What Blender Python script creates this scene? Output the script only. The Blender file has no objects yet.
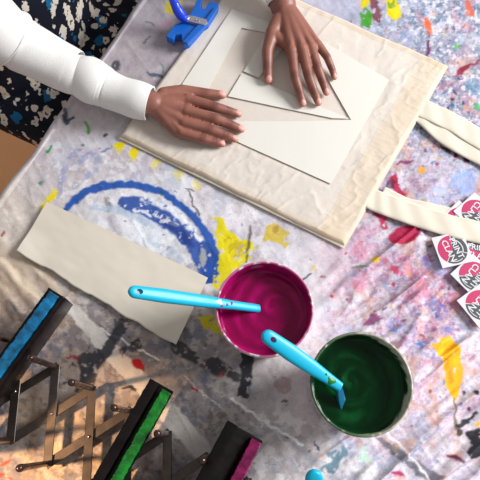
import bpy, bmesh, math, random
import numpy as np
from mathutils import Vector, Matrix
from mathutils.geometry import tessellate_polygon

random.seed(7)
SC = bpy.context.scene
COL = SC.collection
# ------------------------------------------------------------------ camera model
H = 0.895
TH = math.atan2(192, 540)
CT, ST = math.cos(TH), math.sin(TH)

def P(x, y, z=0.0):
    """world point at height z that the photo shows at pixel x, y"""
    dx = (x - 240) / 540; dy = -(y - 240) / 540
    Y = dy * CT + ST; Z = dy * ST - CT
    t = (z - H) / Z
    return Vector((dx * t, Y * t, z))

def proj(X, Y, Z):
    Zr = Z - H
    yc = Y * CT + Zr * ST
    zc = -Y * ST + Zr * CT
    return 240 + 540 * X / (-zc), 240 - 540 * yc / (-zc)

def ppm(x, y, z):
    """pixels per metre near that pixel"""
    p = P(x, y, z)
    return 540 / (p.y * ST + (H - z) * CT)

E0 = P(0, 206, -.003); E1 = P(145, 0, -.003)
EE = (E1 - E0).normalized()
NN = Vector((EE.y, -EE.x, 0))
OO = E0 + EE * (P(60, 118, -.003) - E0).dot(EE); OO.z = 0

def Q(n, e, z):
    v = OO + NN * n + EE * e
    return Vector((v.x, v.y, z))

# ------------------------------------------------------------------ helpers
def lin(c):
    return tuple(((v / 255) / 12.92 if v / 255 <= .04045 else ((v / 255 + .055) / 1.055) ** 2.4) for v in c)

def tag(o, label=None, cat=None, group=None, kind=None):
    if label: o['label'] = label
    if cat: o['category'] = cat
    if group: o['group'] = group
    if kind: o['kind'] = kind
    return o

def empty(name, loc, label, cat, group=None):
    o = bpy.data.objects.new(name, None); COL.objects.link(o)
    o.location = loc; o.empty_display_size = .03
    bpy.context.view_layer.update()
    return tag(o, label, cat, group)

def link(name, me, mat=None, parent=None, smooth=True):
    o = bpy.data.objects.new(name, me); COL.objects.link(o)
    if mat is not None:
        me.materials.clear(); me.materials.append(mat)
    if smooth:
        me.polygons.foreach_set('use_smooth', [True] * len(me.polygons))
    if parent is not None:
        o.parent = parent
        o.matrix_parent_inverse = Matrix.Translation(-parent.location)
    return o

def mesh(name, V, F):
    me = bpy.data.meshes.new(name)
    me.from_pydata([tuple(v) for v in V], [], F)
    me.update()
    return me

def grid_mesh(name, X, Y, Z, flip=False):
    """2-D arrays -> mesh"""
    h, w = X.shape
    me = bpy.data.meshes.new(name)
    co = np.stack([X, Y, Z], -1).reshape(-1, 3).astype(np.float32)
    idx = np.arange(h * w).reshape(h, w)
    f = np.stack([idx[:-1, :-1], idx[:-1, 1:], idx[1:, 1:], idx[1:, :-1]], -1).reshape(-1, 4)
    if flip: f = f[:, ::-1]
    me.vertices.add(len(co)); me.vertices.foreach_set('co', co.ravel())
    n = len(f)
    me.loops.add(n * 4); me.loops.foreach_set('vertex_index', f.ravel().astype(np.int32))
    me.polygons.add(n)
    me.polygons.foreach_set('loop_start', np.arange(0, n * 4, 4, dtype=np.int32))
    me.update(calc_edges=True); me.validate()
    return me

def set_col(me, C, name='Col'):
    a = me.color_attributes.new(name, 'FLOAT_COLOR', 'POINT')
    C4 = np.ones((len(C), 4), np.float32); C4[:, :3] = C
    a.data.foreach_set('color', C4.ravel())

class MB:
    def __init__(s): s.V = []; s.F = []
    def add(s, V, F):
        b = len(s.V); s.V += [Vector(v) for v in V]; s.F += [[i + b for i in f] for f in F]; return s
    def box(s, c, ax, ay, az, hx, hy, hz):
        c = Vector(c); V = []
        for k in (-1, 1):
            for j in (-1, 1):
                for i in (-1, 1):
                    V.append(c + ax * hx * i + ay * hy * j + az * hz * k)
        return s.add(V, [[0, 2, 3, 1], [4, 5, 7, 6], [0, 1, 5, 4], [2, 6, 7, 3], [0, 4, 6, 2], [1, 3, 7, 5]])
    def capsule(s, p0, r0, p1, r1, n=16, m=5):
        p0 = Vector(p0); p1 = Vector(p1); d = p1 - p0
        L = d.length
        d = d / L if L > 1e-7 else Vector((0, 0, 1))
        a = d.orthogonal().normalized(); b = d.cross(a)
        rings = []
        for k in range(1, m + 1):
            t = math.pi / 2 * (1 - k / m); rings.append((p0 - d * r0 * math.sin(t), r0 * math.cos(t)))
        for k in range(0, m):
            t = math.pi / 2 * k / m; rings.append((p1 + d * r1 * math.sin(t), r1 * math.cos(t)))
        V = [p0 - d * r0]
        for c, r in rings:
            for i in range(n):
                t = 2 * math.pi * i / n; V.append(c + a * r * math.cos(t) + b * r * math.sin(t))
        V.append(p1 + d * r1)
        F = [[0, 1 + (i + 1) % n, 1 + i] for i in range(n)]
        R = len(rings)
        for k in range(R - 1):
            for i in range(n):
                A = 1 + k * n + i; B = 1 + k * n + (i + 1) % n
                F.append([A, B, B + n, A + n])
        last = len(V) - 1
        F += [[last, 1 + (R - 1) * n + i, 1 + (R - 1) * n + (i + 1) % n] for i in range(n)]
        return s.add(V, F)
    def chain(s, pts, **k):
        for (p, r), (p2, r2) in zip(pts, pts[1:]): s.capsule(p, r, p2, r2, **k)
        return s
    def tube(s, rings, cap0=True, cap1=True):
        """rings: list of lists of points, all one length"""
        n = len(rings[0]); V = [v for r in rings for v in r]; F = []
        for k in range(len(rings) - 1):
            for i in range(n):
                A = k * n + i; B = k * n + (i + 1) % n
                F.append([A, B, B + n, A + n])
        if cap0: F.append(list(range(n))[::-1])
        if cap1: F.append(list(range((len(rings) - 1) * n, len(rings) * n)))
        return s.add(V, F)
    def build(s, name, mat, parent=None, smooth=True, bevel=0, seg=2):
        me = mesh(name, s.V, s.F)
        bm = bmesh.new(); bm.from_mesh(me)
        bmesh.ops.recalc_face_normals(bm, faces=bm.faces)
        if bevel:
            ed = [e for e in bm.edges if len(e.link_faces) == 2 and e.calc_face_angle(0) > .6]
            bmesh.ops.bevel(bm, geom=ed, offset=bevel, segments=seg, profile=.5, affect='EDGES', clamp_overlap=True)
        bm.to_mesh(me); bm.free()
        o = link(name, me, mat, parent, smooth)
        if smooth and bevel: sharp(o)
        return o

def sharp(o, deg=40):
    me = o.data
    bm = bmesh.new(); bm.from_mesh(me)
    for e in bm.edges:
        if len(e.link_faces) == 2 and e.calc_face_angle(0) > math.radians(deg): e.smooth = False
    bm.to_mesh(me); bm.free()
    return o

def slab(poly, z0, z1, holes=()):
    """upright prism over a polygon of (x, y) or points; holes allowed -> V, F"""
    loops = [[Vector((p[0], p[1], 0)) for p in poly]] + [[Vector((p[0], p[1], 0)) for p in h] for h in holes]
    flat = [p for l in loops for p in l]
    tris = tessellate_polygon(loops)
    n = len(flat)
    V = [Vector((p.x, p.y, z1)) for p in flat] + [Vector((p.x, p.y, z0)) for p in flat]
    F = []
    for t in tris:
        F.append(list(t)); F.append([i + n for i in t][::-1])
    b = 0
    for l in loops:
        m = len(l)
        for i in range(m):
            a0 = b + i; a1 = b + (i + 1) % m
            F.append([a0, a1, a1 + n, a0 + n])
        b += m
    return V, F

def evaluated(o):
    dg = bpy.context.evaluated_depsgraph_get()
    return bpy.data.meshes.new_from_object(o.evaluated_get(dg))

def drop(o):
    me = o.data; bpy.data.objects.remove(o)
    if isinstance(me, bpy.types.Mesh): bpy.data.meshes.remove(me)

# ------------------------------------------------------------------ noise
def vnoise(x, y, seed):
    rng = np.random.RandomState(seed); T = rng.rand(256, 256)
    xi = np.floor(x).astype(int); yi = np.floor(y).astype(int)
    fx = x - xi; fy = y - yi
    fx = fx * fx * (3 - 2 * fx); fy = fy * fy * (3 - 2 * fy)
    a = T[yi & 255, xi & 255]; b = T[yi & 255, (xi + 1) & 255]
    c = T[(yi + 1) & 255, xi & 255]; d = T[(yi + 1) & 255, (xi + 1) & 255]
    return (a * (1 - fx) + b * fx) * (1 - fy) + (c * (1 - fx) + d * fx) * fy

def fbm(x, y, seed, octv=4):
    s = 0; a = .5; t = 0
    for k in range(octv):
        s = s + a * vnoise(x * 2 ** k + 17.3 * k, y * 2 ** k + 9.1 * k, seed + k); t += a; a *= .5
    return s / t

def sstep(a, b, x):
    t = np.clip((x - a) / (b - a), 0, 1); return t * t * (3 - 2 * t)

# ------------------------------------------------------------------ materials
MATS = {}
def M(name, rgb=None, rough=.6, metal=0, attr=None, bump=0, bscale=300, var=0, vscale=80, coat=0, sheen=0, spec=.5, trans=0, sss=0, emis=0):
    if name in MATS: return MATS[name]
    m = bpy.data.materials.new(name); m.use_nodes = True; MATS[name] = m
    nt = m.node_tree; b = nt.nodes['Principled BSDF']
    b.inputs['Roughness'].default_value = rough; b.inputs['Metallic'].default_value = metal
    b.inputs['Coat Weight'].default_value = coat; b.inputs['Coat Roughness'].default_value = .1
    b.inputs['Sheen Weight'].default_value = sheen
    b.inputs['Specular IOR Level'].default_value = spec
    b.inputs['Transmission Weight'].default_value = trans
    if sss:
        b.inputs['Subsurface Weight'].default_value = sss; b.inputs['Subsurface Scale'].default_value = .004
        b.inputs['Subsurface Radius'].default_value = (1, .35, .2)
    tc = nt.nodes.new('ShaderNodeTexCoord')
    src = None
    if attr:
        a = nt.nodes.new('ShaderNodeVertexColor'); a.layer_name = attr; src = a.outputs['Color']
    if rgb is not None and not attr:
        r = nt.nodes.new('ShaderNodeRGB'); r.outputs[0].default_value = (*lin(rgb), 1); src = r.outputs[0]
    if var:
        nz = nt.nodes.new('ShaderNodeTexNoise'); nz.inputs['Scale'].default_value = vscale; nz.inputs['Detail'].default_value = 5
        nt.links.new(tc.outputs['Object'], nz.inputs['Vector'])
        mr = nt.nodes.new('ShaderNodeMapRange'); mr.inputs['From Min'].default_value = .25; mr.inputs['From Max'].default_value = .75
        mr.inputs['To Min'].default_value = 1 - var; mr.inputs['To Max'].default_value = 1 + var
        nt.links.new(nz.outputs['Fac'], mr.inputs['Value'])
        vm = nt.nodes.new('ShaderNodeVectorMath'); vm.operation = 'MULTIPLY'
        nt.links.new(src, vm.inputs[0]); nt.links.new(mr.outputs['Result'], vm.inputs[1]); src = vm.outputs['Vector']
    nt.links.new(src, b.inputs['Base Color'])
    if bump:
        nz = nt.nodes.new('ShaderNodeTexNoise'); nz.inputs['Scale'].default_value = bscale; nz.inputs['Detail'].default_value = 4
        nt.links.new(tc.outputs['Object'], nz.inputs['Vector'])
        bp = nt.nodes.new('ShaderNodeBump'); bp.inputs['Strength'].default_value = bump; bp.inputs['Distance'].default_value = .001
        nt.links.new(nz.outputs['Fac'], bp.inputs['Height']); nt.links.new(bp.outputs['Normal'], b.inputs['Normal'])
    return m

# ------------------------------------------------------------------ floor, table
me = mesh('floor', [(-3, -2.5, -.74), (3, -2.5, -.74), (3, 3.5, -.74), (-3, 3.5, -.74)], [[0, 1, 2, 3]])
tag(link('floor', me, M('warm floor', (238, 172, 118), .55, var=.06, vscale=6, bump=.1), None, False), kind='structure')

UMIN, UMAX, VMIN, VMAX = -.0, 1.20, -.95, .95
tb = empty('table', Q(.5, 0, -.74), 'wide work table hidden beneath the paint-stained cloth', 'table')
mb = MB(); mb.box(Q((.004 + UMAX) / 2, 0, -.0265), NN, EE, Vector((0, 0, 1)), (UMAX - .004) / 2, VMAX - .01, .015)
wood = M('table wood', (150, 112, 80), .5, var=.15, vscale=30)
mb.build('tabletop', wood, tb, False, .003)
for n in (.07, UMAX - .07):
    for e in (VMIN + .1, VMAX - .1):
        MB().box(Q(n, e, -.391), NN, EE, Vector((0, 0, 1)), .025, .025, .349).build('leg', wood, tb, False, .003)

# ------------------------------------------------------------------ painted drop cloth
step = .0017
u = np.concatenate([np.linspace(0, 1.02, int(1.02 / step)), np.linspace(1.03, UMAX, 18)])
v = np.concatenate([np.linspace(VMIN, -.68, 28)[:-1], np.linspace(-.68, .76, int(1.44 / step)), np.linspace(.77, VMAX, 18)])
# arc length before the table edge: rounded lip then a hanging drop
dropn = 26
ucross = [(-.016, -.085 + .0027 * k) for k in range(dropn)]        # hanging part: (n, z)
for k in range(8):
    t = math.pi / 2 * (k + 1) / 8
    ucross.append((-.016 + .016 * (1 - math.cos(t)), -.016 + .016 * math.sin(t)))
nU = np.concatenate([[c[0] for c in ucross], u[1:]])
zU = np.concatenate([[c[1] for c in ucross], np.zeros(len(u) - 1)])
NU, VV = np.meshgrid(nU, v)
ZU, _ = np.meshgrid(zU, v)
Xw = OO.x + NN.x * NU + EE.x * VV
Yw = OO.y + NN.y * NU + EE.y * VV
px, py = proj(Xw, Yw, np.zeros_like(Xw))
px = np.where(NU < 0, px + 0, px)
FOLDS = [([(282, 332), (328, 302), (368, 266), (398, 240)], .0055, 5), ([(308, 296), (345, 262), (372, 248)], .0035, 5),
         ([(372, 440), (402, 400), (425, 360), (446, 332)], .0055, 6), ([(398, 452), (428, 418), (452, 395)], .004, 6),
         ([(396, 318), (430, 285), (450, 262)], .004, 5), ([(378, 290), (405, 262), (424, 240)], .004, 5), ([(410, 372), (432, 338), (444, 322)], .004, 4),
         ([(418, 470), (450, 440), (470, 424)], .004, 5), ([(330, 470), (372, 436), (392, 420)], .0035, 5), ([(440, 372), (468, 340), (490, 322)], .004, 6),
         ([(8, 236), (30, 262), (58, 290)], .004, 5), ([(0, 262), (24, 290), (44, 312)], .0035, 5), ([(-5, 285), (18, 305), (30, 325)], .003, 4),
         ([(236, 402), (270, 424), (306, 448)], .0022, 3), ([(405, 30), (445, 20), (490, 30)], .003, 6), ([(440, 92), (460, 80), (490, 84)], .003, 5), ([(408, 205), (440, 178), (472, 166)], .003, 6)]
def wavy(px, py):
    a = (px * .62 + py * .78) ; b = (px * .78 - py * .62)         # b runs up-right
    wr = sstep(330, 430, px + .25 * (py - 240)) * sstep(190, 260, py)
    f1 = fbm(a / 26 + 40, b / 150 + 3, 11, 3)
    rid = 1 - np.abs(2 * f1 - 1) * 2.6
    keep = 1 - sstep(415, 430, px) * sstep(345, 330, py)
    fold = np.clip(rid, 0, 1) ** 2 * wr * .014 * keep
    base = (fbm(px / 45, py / 45, 21, 4) - .5) * .0045
    a2 = (px * .5 + py * .87); b2 = (px * .87 - py * .5)
    f2 = fbm(a2 / 120 + 9, b2 / 22, 31, 3)
    crease = np.clip(1 - np.abs(2 * f2 - 1) * 4, 0, 1) ** 2 * .0022
    fine = (fbm(px / 9, py / 9, 25, 3) - .5) * .0016
    wl = sstep(110, 20, px) * sstep(160, 230, py) * sstep(370, 300, py)
    f3 = fbm((px * .62 + py * .78) / 30, (px * .78 - py * .62) / 14, 37, 2)
    left = (f3 - .5) * .007 * wl
    rg = np.zeros_like(px)
    qx = px + (fbm(px / 25, py / 25, 45, 2) - .5) * 8; qy = py + (fbm(px / 25, py / 25, 47, 2) - .5) * 8
    for pts, amp, w in FOLDS:
        best = np.full(px.shape, 1e9); tt = np.zeros(px.shape); n_ = len(pts) - 1
        for k, (a_, b_) in enumerate(zip(pts, pts[1:])):
            dx, dy = b_[0] - a_[0], b_[1] - a_[1]
            t = np.clip(((qx - a_[0]) * dx + (qy - a_[1]) * dy) / (dx * dx + dy * dy), 0, 1)
            d = np.hypot(qx - a_[0] - t * dx, qy - a_[1] - t * dy)
            tt = np.where(d < best, (k + t) / n_, tt); best = np.minimum(best, d)
        rg += amp * np.exp(-(best / w) ** 2) * np.sin(np.clip(tt, .06, .94) * math.pi) ** .6
    return rg + base + fold + crease * .25 + fine + left
WV = wavy(px, py)
ZC = ZU + np.where(NU >= 0, 1, .0) * np.minimum(WV - .0040, .0095)
# lies flat under the bag and the tubs
for poly in ([(440, 52), (456, 62), (350, 252), (338, 252), (112, 138), (112, 130), (232, -36)],):
    ins = np.full(px.shape, 1e9)
    for a_, b_ in zip(poly, poly[1:] + poly[:1]):
        nx_, ny_ = -(b_[1] - a_[1]), b_[0] - a_[0]; L_ = math.hypot(nx_, ny_)
        ins = np.minimum(ins, ((px - a_[0]) * nx_ + (py - a_[1]) * ny_) / L_)
    k_ = sstep(-6, 4, ins)
    ZC = np.where(NU >= 0, np.minimum(ZC, .012 * (1 - k_) + .0004 * k_), ZC)
t3 = P(313.5, 470, .200)
for cx_, cy_, cr_ in ((261, 325, 40), (345, 390, 40), (*proj(t3.x + .012, t3.y - .196, 0), 66)):
    k_ = sstep(cr_ + 12, cr_, np.hypot(px - cx_, py - cy_))
    ZC = np.where(NU >= 0, np.minimum(ZC, .012 * (1 - k_) + .0008 * k_), ZC)
# the lip waves a little, the drop hangs in soft folds
lipf = (fbm(VV * 12, VV * 0 + 2, 41, 2) - .5)
swell = np.where(NU < 0, lipf * .010 + np.clip(-ZU - .02, 0, 1) * .25 * (fbm(VV * 16, VV * 0 + 5, 43, 2) - .4), 0)
Xw = Xw - NN.x * swell; Yw = Yw - NN.y * swell

# paint on the cloth -------------------------------------------------------
ctl = [(20, 230, 206, 196, 188), (60, 170, 192, 184, 186), (100, 140, 198, 190, 193), (130, 60, 172, 163, 168), (160, 25, 165, 158, 165),
       (110, 210, 208, 206, 210), (150, 230, 214, 216, 222), (230, 195, 206, 200, 204), (290, 240, 200, 192, 197), (320, 285, 206, 202, 206),
       (330, 325, 218, 213, 218), (400, 270, 206, 186, 198), (440, 300, 216, 194, 203), (400, 330, 216, 206, 220), (460, 330, 226, 213, 218),
       (420, 420, 208, 195, 204), (470, 470, 203, 194, 198), (360, 450, 216, 211, 213), (300, 440, 198, 191, 191), (250, 440, 184, 176, 176),
       (200, 400, 168, 158, 154), (150, 350, 162, 150, 143), (100, 350, 160, 146, 140), (60, 380, 168, 152, 143), (40, 430, 186, 164, 145),
       (100, 450, 176, 155, 138), (190, 350, 164, 154, 151), (260, 400, 186, 179, 179), (10, 280, 192, 172, 154), (40, 320, 170, 146, 126),
       (400, 30, 166, 170, 190), (450, 30, 180, 180, 198), (440, 80, 172, 176, 196), (460, 115, 190, 174, 188), (400, 170, 204, 190, 204),
       (440, 190, 206, 197, 216), (470, 180, 192, 190, 214), (500, 40, 200, 190, 200), (240, 520, 180, 172, 172), (-20, 480, 180, 160, 145)]
num = np.zeros(px.shape + (3,)); den = np.zeros(px.shape)
for x, y, r, g, b in ctl:
    w = 1 / ((px - x) ** 2 + (py - y) ** 2 + 120) ** 1.6
    den += w
    for i, cc in enumerate(lin((r, g, b))): num[..., i] += w * cc
C = num / den[..., None]
def mix(mask, rgb):
    c = np.array(lin(rgb)); C[...] = C * (1 - mask[..., None]) + c * mask[..., None]
# grey-white mottling everywhere
m1 = fbm(px / 14, py / 14, 51, 5); m2 = fbm(px / 4.5, py / 4.5, 57, 4); m3 = fbm(px / 40, py / 40, 61, 4)
C *= (1 + (m1 - .5) * .35 + (m2 - .5) * .30)[..., None]
WR = sstep(300, 400, px + .15 * (py - 240))                     # the busily printed side
WT = WR * sstep(215, 120, py)
ra_ = (px * .62 + py * .78); rb_ = (px * .78 - py * .62)
def streak(seed, sa, sb, thr, soft, rgb, w, amt):
    f = fbm(ra_ / sa + 30, rb_ / sb + 30, seed, 5)
    mix(sstep(thr, thr + soft, f) * w * amt, rgb)
def ghost(seed, sc, thr, soft, rgb, w, amt, an=1.0):
    f = fbm(px / sc, py / (sc * an), seed, 5)
    mix(sstep(thr, thr + soft, f) * w * amt, rgb)
WP = WR * sstep(150, 210, py) * sstep(470, 300, py)
streak(101, 18, 46, .46, .16, (206, 134, 164), WP, .60)
ghost(102, 26, .50, .14, (206, 160, 188), WR, .35)
ghost(103, 22, .52, .12, (160, 172, 208), WR, .50)
streak(105, 8, 24, .50, .12, (232, 226, 232), WR, .55)
ghost(107, 5, .56, .10, (196, 84, 128), WP, .28)
ghost(109, 4.5, .57, .09, (112, 136, 190), WR, .30)
ghost(110, 3, .56, .10, (238, 234, 238), WR, .35)
ghost(111, 9, .52, .10, (122, 146, 166), WT, .60)
ghost(112, 16, .54, .10, (158, 156, 180), WT, .45)
ghost(113, 3.2, .54, .10, (240, 238, 244), WT, .70)
ghost(114, 2.6, .56, .10, (96, 112, 150), WT, .55)
ghost(116, 12, .60, .08, (196, 140, 160), WT, .45)
ghost(118, 2.8, .56, .12, (150, 120, 150), WP, .40)
ghost(119, 3.0, .56, .12, (236, 230, 236), WR, .40)
ghost(115, 7, .63, .06, (165, 60, 100), WP, .45)
ghost(117, 12, .62, .05, (225, 175, 150), WR, .45)
# lavender-blue film round the middle and left
WM = sstep(20, 60, px) * sstep(330, 260, px) * sstep(120, 150, py) * sstep(330, 280, py)
ghost(121, 22, .52, .08, (180, 186, 200), WM, .45)
ghost(123, 8, .56, .06, (228, 226, 229), WM, .45)
ghost(125, 10, .60, .05, (165, 152, 168), WM, .35)
# grubby lower left
WL = sstep(290, 210, px) * sstep(280, 330, py + .25 * px)
ghost(131, 24, .50, .10, (122, 118, 126), WL, .50)
ghost(133, 14, .56, .07, (104, 112, 134), WL, .45)
ghost(135, 6, .57, .07, (196, 186, 180), WL, .50)
ghost(137, 5, .62, .05, (86, 76, 76), WL, .40)
WB = sstep(220, 260, px) * sstep(400, 350, px) * sstep(390, 420, py)
ghost(139, 9, .54, .08, (232, 228, 230), WB, .6)
ghost(141, 16, .56, .07, (160, 160, 170), WB, .5)

C *= (1 - .20 * WR + .16 * WR * sstep(300, 380, py))[..., None]
wx = px + (fbm(px / 6, py / 6, 71, 3) - .5) * 5; wy = py + (fbm(px / 6, py / 6, 73, 3) - .5) * 5
def stroke(pts, w, rgb, amt=1, dry=0, soft=1.2, dscale=5, seed=81):
    """painted stroke through points (x, y[, width])"""
    pts = [p if len(p) == 3 else (p[0], p[1], w) for p in pts]
    x0 = min(p[0] for p in pts) - 20; x1 = max(p[0] for p in pts) + 20; y0 = min(p[1] for p in pts) - 20; y1 = max(p[1] for p in pts) + 20
    I = np.nonzero((px > x0) & (px < x1) & (py > y0) & (py < y1))
    X = wx[I]; Y = wy[I]; best = np.full(X.shape, -99.)
    if len(pts) == 1: pts = pts * 2
    for a, b in zip(pts, pts[1:]):
        dx, dy = b[0] - a[0], b[1] - a[1]; L = dx * dx + dy * dy + 1e-9
        t = np.clip(((X - a[0]) * dx + (Y - a[1]) * dy) / L, 0, 1)
        d = np.hypot(X - a[0] - t * dx, Y - a[1] - t * dy)
        best = np.maximum(best, (a[2] + (b[2] - a[2]) * t) / 2 - d)
    m = sstep(-soft, soft, best) * amt
    if dry:
        f = fbm(px[I] / dscale, py[I] / dscale, seed, 4); m = m * sstep(dry - .10, dry + .02, f)
    c = np.array(lin(rgb)); C[I] = C[I] * (1 - m[:, None]) + c * m[:, None]
def patch(poly, rgb, amt=1, dry=0, soft=1.2, dscale=5, seed=83):
    x0 = min(p[0] for p in poly) - 12; x1 = max(p[0] for p in poly) + 12; y0 = min(p[1] for p in poly) - 12; y1 = max(p[1] for p in poly) + 12
    I = np.nonzero((px > x0) & (px < x1) & (py > y0) & (py < y1))
    X = wx[I]; Y = wy[I]; d = np.full(X.shape, 1e9); ins = np.zeros(X.shape, bool)
    for a, b in zip(poly, poly[1:] + poly[:1]):
        dx, dy = b[0] - a[0], b[1] - a[1]; L = dx * dx + dy * dy + 1e-9
        t = np.clip(((X - a[0]) * dx + (Y - a[1]) * dy) / L, 0, 1)
        d = np.minimum(d, np.hypot(X - a[0] - t * dx, Y - a[1] - t * dy))
        if dy != 0:
            ins ^= ((a[1] > Y) != (b[1] > Y)) & (X < dx * (Y - a[1]) / dy + a[0])
    m = sstep(-soft, soft, np.where(ins, d, -d)) * amt
    if dry:
        f = fbm(px[I] / dscale, py[I] / dscale, seed, 4); m = m * sstep(dry - .10, dry + .02, f)
    c = np.array(lin(rgb)); C[I] = C[I] * (1 - m[:, None]) + c * m[:, None]
def blob(x, y, rx, rgb, amt=1, **k): stroke([(x, y, rx * 2)], 0, rgb, amt, **k)

# speckles of paint
def specks(n, box, pal, rmin, rmax, seed, amt=.9):
    r = random.Random(seed)
    for _ in range(n):
        x = r.uniform(box[0], box[2]); y = r.uniform(box[1], box[3]); s = rmin + (rmax - rmin) * r.random() ** 3
        a = r.uniform(0, 6.28); l = s * r.uniform(0, 2.5)
        stroke([(x, y, s * 2), (x + l * math.cos(a), y + l * math.sin(a), s * 1.2)], 0, r.choice(pal), amt, soft=.8)
dark = [(45, 45, 60), (80, 40, 70), (60, 60, 80), (70, 100, 140)]
rich = [(170, 40, 90), (60, 90, 160), (110, 60, 130), (50, 60, 110), (200, 60, 110), (40, 110, 150), (150, 70, 40), (210, 170, 50), (60, 40, 60)]
specks(230, (350, 0, 480, 330), rich, .5, 2.0, 5, .75)
specks(110, (300, 250, 480, 480), rich, .4, 1.6, 6, .7)
specks(70, (60, 60, 300, 260), dark, .4, 1.4, 7, .7)
specks(90, (40, 300, 300, 480), dark + [(120, 40, 50)], .4, 1.6, 8, .75)
specks(60, (430, 60, 480, 170), rich, .5, 2.2, 9, .8)

# tape and pale bands, lower left
patch([(58, 300), (68, 296), (105, 333), (150, 378), (197, 430), (214, 452), (198, 462), (185, 447), (137, 393), (95, 347)], (214, 207, 201), .92, soft=1.3, dry=.16)
stroke([(0, 262, 9), (28, 286, 10), (52, 304, 6)], 0, (222, 206, 186), .75, soft=2)
stroke([(0, 245, 10), (38, 272, 12), (62, 292, 8)], 0, (206, 190, 172), .6, soft=2.5)
stroke([(100, 328), (158, 359)], 1.6, (230, 226, 222), .95, soft=.7)
stroke([(183, 377), (228, 413)], 1.1, (222, 218, 214), .8, soft=.7)
stroke([(230, 398), (262, 420), (302, 445)], 2.8, (242, 240, 240), .95, soft=.8)
stroke([(262, 416), (283, 440), (300, 470)], 1.2, (230, 228, 228), .6, soft=.8)
stroke([(240, 452), (300, 420)], 5, (225, 220, 222), .4, dry=.45)
# dark printed strokes
cg = (58, 58, 66)
patch([(118, 322), (128, 327), (103, 364), (92, 387), (74, 393), (80, 372), (76, 358), (84, 351), (101, 349)], cg, .93, dry=.36)
patch([(168, 338), (182, 341), (196, 352), (220, 358), (243, 376), (240, 384), (214, 373), (190, 361), (172, 353)], (66, 64, 68), .92, dry=.40)
patch([(240, 352), (254, 354), (251, 380), (249, 398), (237, 397), (241, 375)], (36, 38, 46), .95, dry=.36, dscale=4)
patch([(114, 318), (128, 318), (126, 327), (113, 330)], cg, .8, dry=.4)
patch([(0, 330), (14, 322), (8, 300), (0, 300)], (130, 112, 104), .5)
patch([(130, 340), (139, 336), (141, 346), (132, 350)], (40, 36, 40), .8, dry=.55, dscale=4)
patch([(118, 349), (132, 343), (134, 350), (122, 358)], (46, 42, 46), .8, dry=.52, dscale=4)
stroke([(122, 388, 3), (129, 386, 4), (135, 390, 2)], 0, (34, 30, 34), .9, soft=.8)
blob(137, 364, 4.2, (178, 26, 46)); stroke([(134, 362, 5), (142, 368, 3)], 0, (178, 26, 46))
stroke([(66, 357, 4), (78, 359, 3)], 0, (160, 40, 58), .85, dry=.42); stroke([(120, 352, 3), (128, 355, 3)], 0, (165, 36, 52), .8, dry=.45)
blob(194, 389, 1.8, (170, 30, 60)); stroke([(192, 388), (197, 390)], 2, (170, 30, 60))
stroke([(0, 464, 3), (8, 461, 3)], 0, (190, 60, 40), .8, dry=.4); stroke([(0, 475, 4), (10, 478, 3)], 0, (190, 60, 40), .75, dry=.42)
stroke([(0, 236, 2), (4, 231, 2)], 0, (150, 30, 40), .9)
for x, y, r, a in [(57, 347, 9, .4), (110, 420, 7, .35), (150, 430, 6, .3), (205, 380, 10, .35), (180, 372, 8, .3), (222, 403, 7, .35), (150, 395, 9, .3), (63, 338, 6, .4)]:
    blob(x, y, r, (98, 108, 132), a, dry=.44)
blob(283, 385, 9, (150, 112, 118), .5, dry=.4); blob(222, 375, 4, (180, 90, 90), .4)
for x, y in [(58, 385), (66, 430), (92, 405), (104, 418), (130, 470), (152, 462), (112, 452), (38, 424)]:
    blob(x, y, 3, (80, 66, 60), .55, dry=.5, dscale=3)
# blue ring printed on the cloth
bl = (38, 88, 172)
stroke([(65, 209, 5), (72, 201, 7), (85, 191, 8), (100, 185, 8), (120, 183, 7), (140, 185, 7), (160, 191, 7), (178, 202, 7), (194, 217, 8), (207, 234, 9), (215, 250, 10), (218, 264, 10), (213, 279, 7)], 0, bl, .96, dry=.22)
stroke([(124, 202, 13), (140, 205, 18), (156, 211, 19), (172, 221, 19), (186, 234, 18), (196, 249, 16), (203, 262, 15), (208, 275, 14)], 0, (44, 84, 165), .94, dry=.36, dscale=5)
stroke([(203, 246, 12), (209, 262, 17), (209, 276, 14)], 0, (40, 80, 160), .95, dry=.26)
stroke([(150, 199, 3), (172, 210, 4), (190, 226, 5), (200, 240, 4)], 0, (222, 224, 230), .9, dry=.42, dscale=4)
stroke([(134, 210, 4), (158, 214, 5), (176, 224, 5)], 0, (222, 224, 230), .85, dry=.45, dscale=4)
stroke([(168, 222, 9), (182, 233, 9), (191, 244, 7)], 0, (44, 66, 140), .8, dry=.40)
stroke([(142, 199, 4), (166, 207, 5), (186, 222, 4)], 0, (226, 228, 232), .75, dry=.46)
patch([(201, 246), (205, 250), (206, 264), (203, 268), (199, 256)], (168, 168, 160), .85)
stroke([(104, 196, 4), (109, 207, 6), (107, 211, 3)], 0, (120, 118, 122), .7, dry=.45)
stroke([(90, 205, 6), (120, 210, 7), (146, 222, 7)], 0, (166, 186, 208), .6, dry=.42)
stroke([(150, 240, 8), (180, 258, 8)], 0, (176, 194, 212), .5, dry=.45)
stroke([(188, 190, 1.6), (193, 203, 2), (198, 213, 2)], 0, (60, 66, 70), .9, soft=.8); stroke([(186, 187), (193, 190)], 1.4, (60, 66, 70), .8, soft=.7)
blob(161, 193, 2, (30, 100, 90), .8)
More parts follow.
